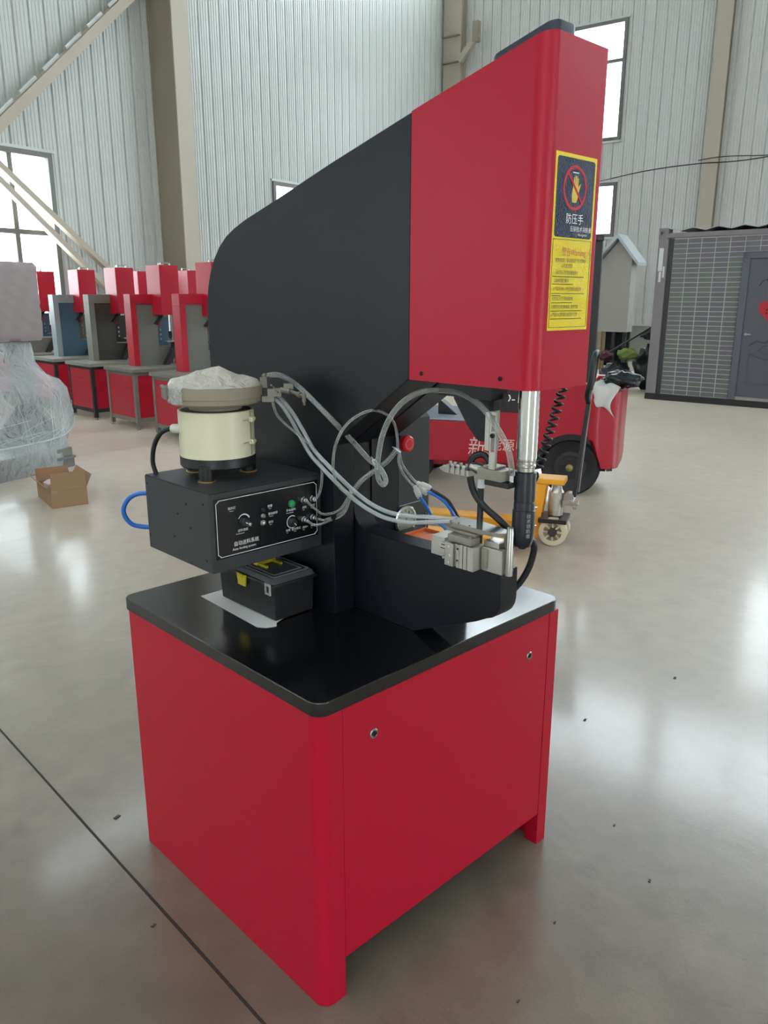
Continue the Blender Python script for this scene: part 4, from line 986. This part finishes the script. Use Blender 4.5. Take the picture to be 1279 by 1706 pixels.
# film tent from the column to the pallet edges
def tent(levels, n_=64, seed=2):
    rg_ = random.Random(seed); ph_ = [rg_.uniform(0, 6.28) for _ in range(8)]; v = []; f = []
    for li, (z, x0, x1, y0, y1) in enumerate(levels):
        for i in range(n_):
            a = 2 * math.pi * i / n_; c_, s_ = math.cos(a), math.sin(a)
            e_ = .45
            px_ = math.copysign(abs(c_) ** e_, c_); py_ = math.copysign(abs(s_) ** e_, s_)
            w = 1 + .018 * math.sin(a * 9 + z * 11 + ph_[0]) + .014 * math.sin(a * 17 - z * 19 + ph_[1]) + .010 * math.sin(a * 29 + z * 37 + ph_[2])
            v.append(((x0 + x1) / 2 + (x1 - x0) / 2 * px_ * w, (y0 + y1) / 2 + (y1 - y0) / 2 * py_ * w, z + .008 * math.sin(a * 13 + li)))
    for k_ in range(len(levels) - 1):
        for i in range(n_): f.append((k_ * n_ + i, k_ * n_ + (i + 1) % n_, (k_ + 1) * n_ + (i + 1) % n_, (k_ + 1) * n_ + i))
    return MB().add(v, f)
lv_ = [(.012, -.93, .83, -.03, 1.09), (.10, -.94, .84, -.04, 1.10), (.21, -.93, .83, -.03, 1.08), (.25, -.90, .86, .0, 1.06), (.30, -.80, .95, .06, 1.02), (.38, -.72, 1.02, .10, .98), (.50, -.66, 1.06, .14, .94), (.62, -.62, 1.06, .16, .92), (.74, -.58, 1.05, .18, .90), (.82, -.54, 1.02, .22, .86), (.88, -.50, .90, .30, .80), (1.00, -.42, .81, .38, .74), (1.215, -.34, .79, .40, .72)]
tent(lv_).build('stretch_film', FILM, wp, smooth=80, fix=True)
st = MB()
rg = random.Random(5)
for k_ in range(70):
    # taut film ropes: from a point low on the pallet to one higher up on the tent
    i0 = rg.randrange(2, 6); i1 = rg.randrange(5, 11)
    def at(lv, a):
        z, x0, x1, y0, y1 = lv_[lv]; c_, s_ = math.cos(a), math.sin(a)
        return Vector(((x0 + x1) / 2 + (x1 - x0) / 2 * math.copysign(abs(c_) ** .45, c_) * 1.03, (y0 + y1) / 2 + (y1 - y0) / 2 * math.copysign(abs(s_) ** .45, s_) * 1.03, z))
    a0 = rg.uniform(-2.6, .5); st.tube([at(i0, a0), (at(i0, a0) + at(i1, a0)) / 2, at(i1, a0 + rg.uniform(-.3, .3))], rg.uniform(.0007, .0022), 5, 4)
st.tube([at(5, -2.4), at(4, -1.9), at(4, -1.3), at(5, -.7), at(6, -.3)], .008, 6, 8)
tag(st.build('film_strand', clear_mat('film_strand', (222, 226, 226), .2, .5, edge=.45), wp, smooth=60), kind='stuff')

# ================================================================== CARTON
CARD = mat('brown_cardboard', (150, 120, 88), .75, bump=.1, bscale=60, vary=.06, vscale=4)
CARDI = mat('inner_cardboard', (150, 112, 82), .8, vary=.05)
CRO = Vector((1.392, 5.021, 0)); ct = empty('open_carton', CRO, math.atan2(4.969 - 5.021, 1.664 - 1.392) + R(2))
tag(ct, 'open brown cardboard carton on the floor in front of the wrapped press', 'carton')
cw, cd, ch = .277, .50, .135
for (nm, b_) in (('bottom', (0, cw, 0, cd, .001, .006)), ('wall', (0, cw, 0, .005, .0065, ch)), ('wall', (0, cw, cd - .005, cd, .0065, ch)), ('wall', (0, .005, .0055, cd - .0055, .0065, ch)), ('wall', (cw - .005, cw, .0055, cd - .0055, .0065, ch))):
    MB().box(*b_).build(nm, CARD, ct)
def flap(p0, p1, out, up, ln, m_):
    p0, p1 = Vector(p0), Vector(p1); d_ = Vector(out) * ln + Vector((0, 0, up * ln)); n_ = (p1 - p0).cross(d_).normalized() * .0022
    MB().prism([(0, 0), (1, 0), (.97, 1), (.03, 1)], lambda q, k_: p0 + (p1 - p0) * q[0] + d_ * q[1] + n_ * (1 if k_ else -1)).build('flap', m_, ct)
flap((0, .003, ch + .003), (cw, .003, ch + .003), (0, -.02, 0), 1.0, .145, CARD)
flap((0, cd - .003, ch + .003), (cw, cd - .003, ch + .003), (0, .5, 0), .75, .12, CARDI)
flap((.003, .01, ch + .003), (.003, cd - .01, ch + .003), (-.75, 0, 0), .75, .12, CARD)
flap((cw - .003, .01, ch + .003), (cw - .003, cd - .01, ch + .003), (.45, 0, 0), .85, .12, CARD)
fm = MB().obox((.045, .20, .135), (.03, .01, .01), (-.01, .06, 0), (-.01, 0, .05)); fm.build('foam_scrap', mat('pink_foam', (214, 190, 196), .7), ct, bevel=.012)

# ================================================================== FORKLIFT
FR = mat('forklift_red', (168, 20, 44), .28, bump=.03, bscale=100, vary=.03)
FBAND = mat('dark_band', (38, 34, 36), .4)
TYRE = mat('tyre_rubber', (34, 34, 36), .7, bump=.3, bscale=60)
GREYD = mat('platform_grey', (150, 158, 170), .25)
fk = empty('forklift', (4.69, 2.40, 0), R(-64)); tag(fk, 'low red electric forklift parked behind the press, white lettering on its flank', 'forklift')
def A(mb, n_, m_, par=None, **k): return mb.build(n_, m_, par or fk, **k)
# flank with its wheel arch cut out; local +y points away from the photograph
ar = [(.285 * math.cos(R(a)) + .015, .205 + .285 * math.sin(R(a))) for a in range(176, 0, -8)]
side = [(-1.65, .22), (-1.65, .585), (-.84, .590), (-.77, .44), (-.70, .40), (-.66, .62), (-.66, .945), (.06, .950), (.105, .90), (.105, .49)]
side = [(-1.65, .225), (-1.65, .588), (-.62, .592), (-.62, .945), (.14, .952), (.20, .952), (.24, .52), (.30, .30)] + [p for p in ar[::-1] if p[1] > .23]
A(MB().py(side, .0, .10), 'flank', FR, bevel=.006)
A(MB().py(side, .80, .90), 'flank', FR, bevel=.006)
A(MB().box(-1.64, -.335, .1005, .7995, .18, .586), 'chassis', FR)
A(MB().box(-1.70, -.63, .02, .88, .5925, .606), 'platform', GREYD, bevel=.004)
A(MB().box(-.615, .12, .1005, .7995, .60, .948), 'battery_hood', FR, bevel=.01)
A(MB().box(-.30, .28, .1005, .18, .22, .5995), 'wheel_housing', DARK)
at_ = MB()
for i in range(len(ar) - 1):
    (xa, za), (xb, zb) = ar[i], ar[i + 1]; ca, cb_ = 1.17, 1.17
    at_.py([(xa, za), (xb, zb), (.02 + (xb - .02) * cb_, .205 + (zb - .205) * cb_), (.02 + (xa - .02) * ca, .205 + (za - .205) * ca)], -.012, -.0008)
A(at_, 'arch_trim', PLAST)
# counterweight wrapping round the tail
cwp = [(.13, -.02), (.18, -.05), (.25, -.05), (.34, -.01), (.38, .08), (.39, .45), (.38, .80), (.34, .91), (.18, .955), (.13, .92)]
A(MB().prism(cwp, lambda p, k_: (p[0], p[1], (.93 if p[0] < .22 else .90) if k_ else (.50 if p[0] < .20 else .262))), 'counterweight', FR, bevel=.012, seg=3)
for (y_) in (.03, .70):
    wl_ = A(MB().lathe([(.10, 0), (.10, .04), (.16, .03), (.185, .012), (.225, .006), (.243, .022), (.246, .07), (.243, .13), (.225, .15), (.10, .15)], (-.005, y_, .2465), (0, 1, 0), 40), 'wheel', TYRE)
    hb = MB().lathe([(.155, .035), (.11, .044), (.06, .030), (.045, .02), (.03, -.012), (.022, -.016), (0, -.016)], (-.005, y_, .2465), (0, 1, 0), 28)
    A(hb, 'hub', mat('dark_hub', (52, 50, 46), .5), wl_)
    A(MB().lathe([(.032, -.003), (.030, -.024), (.014, -.032), (0, -.032)], (-.005, y_, .2465), (0, 1, 0), 16), 'hub_cap', mat('dull_brass', (150, 134, 84), .4, .7), wl_)
    nt_ = MB()
    for q_ in range(6): nt_.cone((-.005 + .075 * math.cos(R(60 * q_)), y_ + .034, .2465 + .075 * math.sin(R(60 * q_))), (-.005 + .075 * math.cos(R(60 * q_)), y_ + .006, .2465 + .075 * math.sin(R(60 * q_))), .011, n=6)
    A(nt_, 'wheel_nut', STEEL, wl_)
    fw_ = A(MB().lathe([(.08, 0), (.08, .03), (.17, .01), (.20, .03), (.20, .12), (.08, .14)], (-1.42, y_, .2005), (0, 1, 0), 32), 'wheel', TYRE)
band = A(MB().box(-.62, -.42, -.0018, -.0002, .69, .905), 'flank_band', FBAND, smooth=0)
k = MB(); k.text('D-1', (-.600, -.0022, .775), (1, 0, 0), (0, 0, 1), .078, stretch=1.0, slant=.08)
A(k, 'flank_lettering', WHITE, smooth=0)
k = MB(); k.text('新', (-.885, -.0008, .305), (1, 0, 0), (0, 0, 1), .135, stretch=.86, slant=.10); k.text('能源电', (-.690, -.0008, .368), (1, 0, 0), (0, 0, 1), .082, stretch=.95, slant=.04)
A(k, 'flank_lettering', mat('cream_print', (224, 196, 186), .5), smooth=0)
A(MB().prism([(-1.24, .606), (-1.06, .606), (-1.20, .72), (-1.24, .74)], lambda p, k_: (p[0], .30 if not k_ else .42, p[1])), 'pedal_box', PLAST, bevel=.004)
A(MB().box(-.58, -.50, .30, .60, .9485, 1.25), 'seat_back', PLAST, bevel=.03)
A(MB().box(.07, .135, .10, .16, .9535, 2.06), 'guard_post', PLAST, bevel=.006)
A(MB().box(-.10, -.035, .70, .76, .9535, 2.06), 'guard_post', PLAST, bevel=.006)
A(MB().prism([(-1.5, .08), (.10, .08), (.14, .12), (-.03, .80), (-1.5, .80)], lambda p, k_: (p[0], p[1], 2.11 if k_ else 2.0605)), 'overhead_guard', PLAST, bevel=.008)
for y_ in (.12, .74): A(MB().bar((-1.45, y_, .607), (-1.42, y_, 2.06), .05, .05, (0, 1, 0)), 'guard_post', PLAST)
for y_ in (.15, .68): A(MB().box(-1.86, -1.78, y_, y_ + .08, .05, 1.9), 'mast_rail', PLAST)
for y_ in (.20, .60): A(MB().box(-2.7, -1.80, y_, y_ + .10, .04, .07), 'fork', PLAST, bevel=.005)
A(MB().box(-1.7805, -1.66, .10, .80, .15, .60), 'mast_foot', PLAST)

def drape(name, pts_fn, nu, nv, th, m_, label, cat, origin):
    v = []; f = []
    for i in range(nu + 1):
        for q_ in range(nv + 1): v.append(pts_fn(i / nu, q_ / nv))
    w = nv + 1
    for i in range(nu):
        for q_ in range(nv): f.append((i * w + q_, i * w + q_ + 1, (i + 1) * w + q_ + 1, (i + 1) * w + q_))
    mb = MB().add(v, f); ob_ = mb.build(name, m_, origin=origin, smooth=80)
    sm = ob_.modifiers.new('thickness', 'SOLIDIFY'); sm.thickness = th; sm.offset = 1
    return tag(ob_, label, cat)
FKM = Matrix.Translation((4.69, 2.40, 0)) @ Matrix.Rotation(R(-64), 4, 'Z')
def rag(u, v):
    x = .16 + .17 * v + .015 * math.sin(u * 6)
    s_ = u * 1.0
    if s_ < .45: y, z = .22 - .28 * s_ / .45, .962 - .02 * v + .012 * math.sin(v * 9 + u * 5)
    else: y, z = -.07 - .012 * math.sin(v * 8) , .955 - .02 * v - (.22 * (s_ - .45) / .55) * (.55 + .45 * v + .1 * math.sin(v * 7))
    return FKM @ Vector((x + .02 * math.sin(u * 9 + v * 4), y, z))
drape('white_rag', rag, 22, 14, .004, mat('grey_white_cloth', (196, 196, 190), .85), 'grey white rag hanging over the tail of the red forklift', 'rag', FKM @ Vector((.25, .1, .955)))
def bagf(u, v):
    a = 2 * math.pi * u; b_ = math.pi * (v - .5) * .98
    r_ = 1 + .12 * math.sin(3 * a + 5 * b_) + .08 * math.sin(7 * a - 4 * b_)
    return FKM @ Vector((.36 + .15 * r_ * math.cos(a) * math.cos(b_), .16 + .13 * r_ * math.sin(a) * math.cos(b_), .985 + .065 * r_ * math.sin(b_)))
drape('black_bag', bagf, 28, 12, .002, mat('black_film', (30, 36, 40), .25, bump=.5, bscale=25), 'crumpled black plastic bag lying on the tail of the red forklift', 'bag', FKM @ Vector((.36, .16, .925)))

# ================================================================== PALLET TRUCK
PY = mat('pallet_truck_yellow', (226, 160, 40), .38, vary=.05, vscale=5)
WHL = mat('cream_nylon_wheel', (196, 188, 160), .5, vary=.05)
pj = empty('pallet_truck', (3.5, 1.74, 0), R(-64)); tag(pj, 'yellow hand pallet truck with cream wheels and an upright black handle', 'pallet truck')
def A(mb, n_, m_, par=None, **k): return mb.build(n_, m_, par or pj, **k)
for y_ in (-.22, .27):
    fk_ = MB().px([(y_ - .075, .03), (y_ - .075, .075), (y_ - .055, .085), (y_ + .055, .085), (y_ + .075, .075), (y_ + .075, .03), (y_ + .068, .03), (y_ + .068, .072), (y_ - .068, .072), (y_ - .068, .03)], -1.32, -.17)
    A(fk_, 'fork', PY, bevel=.002)
    A(MB().lathe([(.038, -.04), (.038, .04)], (-1.18, y_, .0385), (0, 1, 0), 18), 'fork_roller', WHL)
A(MB().box(-.17, -.145, -.29, .34, .03, .30), 'fork_bridge', PY, bevel=.004)
A(MB().px([(-.06, .42), (.10, .42), (.10, .46), (-.06, .46)], -.135, .06), 'top_arm', PY, bevel=.008)
for y_ in (-.05, .08): A(MB().py([(-.1445, .03), (-.105, .03), (-.06, .43), (-.125, .46), (-.1445, .40)], y_, y_ + .014), 'frame_web', PY, bevel=.002)
A(MB().lathe([(.052, .235), (.052, .36), (.040, .375), (.030, .42)], (.0, .02, 0), n=22), 'pump_body', ALU)
A(MB().lathe([(.035, .19), (.05, .20), (.05, .234)], (.0, .02, 0), n=20), 'pump_neck', STEEL)
A(MB().box(-.10, .09, -.09, .13, .160, .1895), 'steering_fork', PLAST, bevel=.004)
A(MB().box(-.03, .03, -.028, .052, .07, .1595), 'steering_cheek', PLAST)
for y_ in (-.078, .054):
    wl_ = A(MB().lathe([(.062, .0), (.092, .0), (.098, .005), (.098, .043), (.092, .048), (.062, .048)], (0, y_, .098), (0, 1, 0), 36, closed=True), 'wheel', WHL)
    sp_ = MB()
    for q_ in range(8): sp_.bar((.018 * math.cos(R(45 * q_)), y_ + .022, .098 + .018 * math.sin(R(45 * q_))), (.0635 * math.cos(R(45 * q_)), y_ + .022, .098 + .0635 * math.sin(R(45 * q_))), .012, .034, (0, 1, 0))
    A(sp_, 'spoke', WHL, wl_)
    A(MB().cone((0, y_ + .03, .098), (0, y_ + .042, .098), .061, n=32), 'wheel_disc', mat('dirty_nylon', (158, 148, 120), .6), wl_)
    A(MB().lathe([(.030, -.008), (.030, .048)], (0, y_, .098), (0, 1, 0), 18), 'hub', mat('dark_hub2', (48, 44, 38), .5), wl_)
hk = MB(); hk.lathe([(.035, -.035), (.035, .035)], (.085, .02, .33), (0, 1, 0), 16); hk.box(.05, .15, -.03, .07, .28, .315); hk.cone((.11, -.04, .30), (.11, .08, .30), .02, n=12); hk.cone((.13, -.035, .27), (.13, .075, .27), .014, n=10)
for q_ in range(5): hk.cone((.06 + .022 * q_, -.036, .275 + .02 * (q_ % 3)), (.06 + .022 * q_, -.05, .275 + .02 * (q_ % 3)), .009, n=6)
A(hk, 'handle_knuckle', STEEL, bevel=.002)
hb_, ht_ = Vector((.118, .02, .335)), Vector((.172, .02, .98))
A(MB().bar(hb_, ht_, .045, .028, (1, 0, 0)), 'handle_bar', PLAST, bevel=.004)
g = MB(); g.tube([(.170, .02, .965), (.165, -.055, 1.03), (.182, -.085, 1.12), (.193, -.085, 1.24), (.2, -.05, 1.285), (.2, .02, 1.29), (.2, .09, 1.285), (.193, .125, 1.24), (.182, .125, 1.12), (.165, .095, 1.03), (.170, .02, .965)], .017, 10, 6)
A(g, 'handle_loop', RUB, smooth=60)
A(MB().bar((.185, .02, 1.05), (.195, .02, 1.26), .05, .014, (1, 0, 0)), 'release_lever', PLAST, bevel=.004)
A(MB().bar((.145, .046, .36), (.19, .046, 1.10), .006, .006, (1, 0, 0)), 'release_rod', STEEL)

# ================================================================== CONTAINER
CGREY = mat('container_grey', (134, 128, 130), .55, vary=.12, vscale=3)
CDARK = mat('container_dark', (60, 58, 64), .5)
TILE = mat('slate_tile', (112, 116, 110), .45, vary=.25, vscale=3.0)
TILE2 = mat('plum_tile', (112, 108, 114), .45, vary=.22, vscale=3.0)
GROUT = mat('pale_grout', (184, 187, 183), .8)
DOORM = mat('blue_grey_door', (90, 92, 100), .38)
cn = empty('site_container', (11.46, 5.32, 0), math.atan2(-.995, .1)); tag(cn, 'long grey site container clad in small brick shaped tiles, with a blue grey door', 'container')
def A(mb, n_, m_, par=None, **k): return mb.build(n_, m_, par or cn, **k)
CL, CDp, CHt = 4.4, 2.3, 2.70
A(MB().box(.30, CL - .2, .06, CDp, .10, CHt - .12), 'body', CGREY)
A(MB().box(0, .165, 0, .18, .10, CHt - .16), 'corner_post', CGREY, bevel=.006)
A(MB().box(.1655, .245, .02, .18, .10, CHt - .16), 'post_lip', CDARK)
A(MB().box(CL - .2, CL, 0, .18, .10, CHt - .16), 'corner_post', CGREY, bevel=.006)
k = MB().box(0, .03, -.005, .18, CHt - .16, CHt); k.box(.09, .15, -.005, .18, CHt - .16, CHt); k.box(.03, .09, -.005, .18, CHt - .16, CHt - .10); k.box(.03, .09, -.005, .18, CHt - .05, CHt); k.box(.03, .09, .04, .18, CHt - .10, CHt - .05)
A(k, 'corner_casting', CGREY)
A(MB().box(0, CL, -.02, .12, 0, .098), 'skirt', mat('skirt_dark', (44, 40, 44), .5))
A(MB().box(.15, CL, -.01, .10, CHt - .15, CHt - .08), 'top_rail', CGREY)
k = MB(); n_ = 44; pr_ = [(.16 + (CL - .2) * i / n_, CHt - .035 + .022 * math.cos(i * math.pi / 2)) for i in range(n_ + 1)]
v = []; f = []
for y_ in (-.03, CDp):
    for a in pr_: v.append((a[0], y_, a[1]))
    for a in pr_: v.append((a[0], y_, a[1] + .012))
m_ = n_ + 1
for i in range(n_): f += [(i, i + 1, m_ + i + 1, m_ + i), (2 * m_ + i, 3 * m_ + i, 3 * m_ + i + 1, 2 * m_ + i + 1), (i, 2 * m_ + i, 2 * m_ + i + 1, i + 1), (m_ + i, m_ + i + 1, 3 * m_ + i + 1, 3 * m_ + i)]
A(k.add(v, f), 'roof_sheet', mat('zinc_sheet', (188, 190, 188), .4, .4))
A(MB().box(.2455, 1.33, .03, .0595, .10, CHt - .152), 'tile_backing', GROUT)
A(MB().box(2.42, CL - .2005, .03, .0595, .10, CHt - .152), 'tile_backing', GROUT)
A(MB().box(1.3305, 2.4195, .03, .0595, 2.305, CHt - .152), 'tile_backing', GROUT)
tw, thh = .222, .0735
base_t = None
tile_me = {}
def tile(x0, x1, z0, m_):
    key = (round(x1 - x0, 3), m_.name)
    if key not in tile_me:
        o_ = MB().box(.003, x1 - x0 - .010, .0005, .006, .005, thh - .006).build('tile', m_, cn, bevel=.003, seg=1, smooth=0)
        tile_me[key] = o_.data; 
    else:
        o_ = bpy.data.objects.new('tile', tile_me[key]); COL.objects.link(o_); o_.parent = cn
    o_.location = (x0, .0235, z0)
rt_ = random.Random(4); zz = .105; nrow = 0
while zz + thh < CHt - .155:
    cols = [.2475 + tw * i for i in range(4)] + [.2475 + tw * 4]
    for i in range(5):
        x0 = .2475 + .2165 * i
        tile(x0, x0 + .2165, zz, TILE if rt_.random() < .6 else TILE2)
    if zz > 2.30:
        for i in range(5): tile(1.3325 + .2165 * i, 1.3325 + .2165 * (i + 1), zz, TILE2)
    zz += thh; nrow += 1
# door
dx0, dx1 = 1.33, 2.42
for b_ in ((dx0, dx0 + .11, .10, 2.30), (dx1 - .11, dx1, .10, 2.30)): A(MB().box(b_[0], b_[1], -.02, .0595, b_[2], b_[3]), 'door_frame', mat('door_frame_steel', (94, 97, 106), .35), bevel=.012)
A(MB().box(dx0, dx1, -.02, .0595, 2.2005, 2.30), 'door_frame', MATS['door_frame_steel'], bevel=.012)
dr_ = A(MB().box(dx0 + .112, dx1 - .112, .0, .05, .15, 2.199), 'door', DOORM, bevel=.004)
A(MB().box(dx0 + .11, dx1 - .11, -.02, .0595, .10, .149), 'door_sill', STEEL)
def emb(path, r_=.012):
    return MB().tube([(p[0], -.002, p[1]) for p in path], r_, 6, 5)
def panel_path(x0, x1, z0, z1): return [(x0, z0), (x0, (z0 + z1) / 2), (x0, z1), (x0 + .08, z1 - .02), ((x0 + x1) / 2, z1 - .07), (x1 - .08, z1 - .02), (x1, z1), (x1, (z0 + z1) / 2), (x1, z0), ((x0 + x1) / 2, z0), (x0, z0)]
A(emb(panel_path(1.57, 2.18, .36, .80)), 'embossed_panel', DOORM, dr_, smooth=60)
A(emb([(1.56, .93), (1.66, 1.0), (1.78, .98), (1.86, 1.04), (1.96, .98), (2.08, 1.0), (2.19, .93)]), 'embossed_scroll', DOORM, dr_, smooth=60)
A(emb([(1.70, .86), (1.78, .94), (1.88, .90), (1.98, .94), (2.06, .86), (1.88, .80), (1.70, .86)]), 'embossed_scroll', DOORM, dr_, smooth=60)
A(emb([(1.60, 1.82), (1.68, 1.90), (1.80, 1.86), (1.88, 1.94), (1.96, 1.86), (2.08, 1.90), (2.16, 1.82)]), 'embossed_scroll', DOORM, dr_, smooth=60)
A(MB().cone((1.50, -.05, 1.10), (1.50, .0, 1.10), .02, n=12).box(1.49, 1.58, -.06, -.045, 1.09, 1.11), 'door_handle', STEEL, dr_)
hp = []
for i in range(40):
    t = 2 * math.pi * i / 40; hp.append((1.80 + .0105 * 16 * math.sin(t) ** 3, 1.45 + .0115 * (13 * math.cos(t) - 5 * math.cos(2 * t) - 2 * math.cos(3 * t) - math.cos(4 * t))))
A(MB().py(hp, -.012, -.0015), 'heart_ornament', mat('red_ornament', (190, 30, 44), .35), dr_)
k = MB()
for q_ in range(7): k.lathe([(.014, 0), (.012, .006), (0, .008)], (1.80 + .055 * math.cos(q_ * .9) * (q_ > 0), -.0121, 1.44 + .055 * math.sin(q_ * .9) * (q_ > 0)), (0, -1, 0), 8)
A(k, 'ornament_flower', mat('dark_ornament', (70, 40, 40), .5), dr_)
k = MB().box(.03, .10, -.0022, -.0004, 2.05, 2.40); k.box(.05, .09, -.0022, -.0004, 1.88, 2.04); k.box(.11, .14, -.0022, -.0004, 1.95, 2.12)
A(k, 'torn_label', PAPER, smooth=0)

# ================================================================== GABLED BOOTH, CLUTTER BEHIND THE FORKLIFT
BTH = mat('booth_grey', (172, 168, 160), .55, vary=.04)
bo = MR @ Vector((6.5, -3.0, 0)); bt = empty('gabled_booth', bo, R(-80)); tag(bt, 'small pale grey booth with a gabled roof on posts, behind the forklift', 'booth')
def A(mb, n_, m_, par=None, **k): return mb.build(n_, m_, par or bt, **k)
A(MB().py([(-.36, .88), (.335, .88), (.335, 2.52), (.02, 2.90), (-.36, 2.46)], 0, .34), 'cabin', BTH)
for sx in (-1, 1):
    x0, z0 = .02, 3.02; x1 = .53 if sx > 0 else -.58; z1 = 2.40
    A(MB().py([(x0, z0), (x1, z1), (x1 - .02 * sx, z1 - .06), (x0, z0 - .09)], -.16, .44), 'roof_slope', mat('booth_roof', (190, 196, 198), .4))
for (x_, m_) in ((-.30, mat('timber_post', (170, 150, 118), .7)), (.02, DGREY), (.28, DGREY)):
    for y_ in (.02, .26): A(MB().box(x_ - .035, x_ + .035, y_, y_ + .07, 0, .8795), 'post', m_)
A(MB().box(-.20, .20, .13, .16, .1, .8795), 'back_panel', DARK)
def lump(name, p, rx, ry, rz_, m_, label, cat, seed, rot=0):
    rg_ = random.Random(seed); ph_ = [rg_.uniform(0, 6.28) for _ in range(6)]; nu, nv = 26, 13; v = []; f = []
    ca, sa = math.cos(rot), math.sin(rot)
    for i in range(nv + 1):
        b_ = math.pi * (i / nv - .5)
        for q_ in range(nu):
            a = 2 * math.pi * q_ / nu
            r_ = 1 + .13 * math.sin(3 * a + 4 * b_ + ph_[0]) + .10 * math.sin(5 * a - 6 * b_ + ph_[1]) + .07 * math.sin(9 * a + 8 * b_ + ph_[2])
            x, y = rx * r_ * math.cos(a) * math.cos(b_), ry * r_ * math.sin(a) * math.cos(b_)
            v.append((p[0] + x * ca - y * sa, p[1] + x * sa + y * ca, max(p[2] + .001, p[2] + rz_ * (1 + r_ * math.sin(b_)))))
    for i in range(nv):
        for q_ in range(nu): f.append((i * nu + q_, i * nu + (q_ + 1) % nu, (i + 1) * nu + (q_ + 1) % nu, (i + 1) * nu + q_))
    return tag(MB().add(v, f).build(name, m_, origin=p, smooth=80), label, cat)
lump('rubbish_bag', (12.74, 5.90, 0), .27, .32, .40, mat('black_bag_film', (34, 36, 40), .35, bump=.5, bscale=20), 'big black rubbish bag heaped against the container corner', 'bag', 1)
lump('rubbish_bag', (12.30, 6.36, 0), .30, .28, .24, mat('dark_bag_film', (46, 46, 46), .45, bump=.5, bscale=20), 'low dark rubbish bag under the green jacket', 'bag', 2)
lump('green_jacket', (12.40, 6.22, .545), .16, .17, .10, mat('olive_cloth', (128, 146, 70), .85, vary=.12), 'olive green jacket thrown on the clutter behind the forklift', 'jacket', 3, .5)
lump('maroon_jacket', (12.12, 6.50, .53), .15, .14, .09, mat('maroon_cloth', (86, 50, 52), .85, vary=.15), 'maroon jacket on the clutter left of the green one', 'jacket', 4, .2)
lump('dark_jacket', (12.72, 5.92, .90), .22, .22, .09, mat('ink_cloth', (44, 44, 54), .85, vary=.2), 'dark jacket on top of the big black rubbish bag', 'jacket', 5, .9)
lump('sack', (12.55, 5.45, 0), .12, .16, .08, mat('pale_sack', (190, 184, 150), .8), 'small pale sack lying on the floor by the container corner', 'sack', 6)
k = MB().bar((11.90, 6.30, .70), (12.38, 5.75, 1.16), .03, .03)
tag(k.build('stick', DGREY, origin=(12.4, 6.2, .95)), 'dark stick leaning over the clutter beside the container', 'stick')
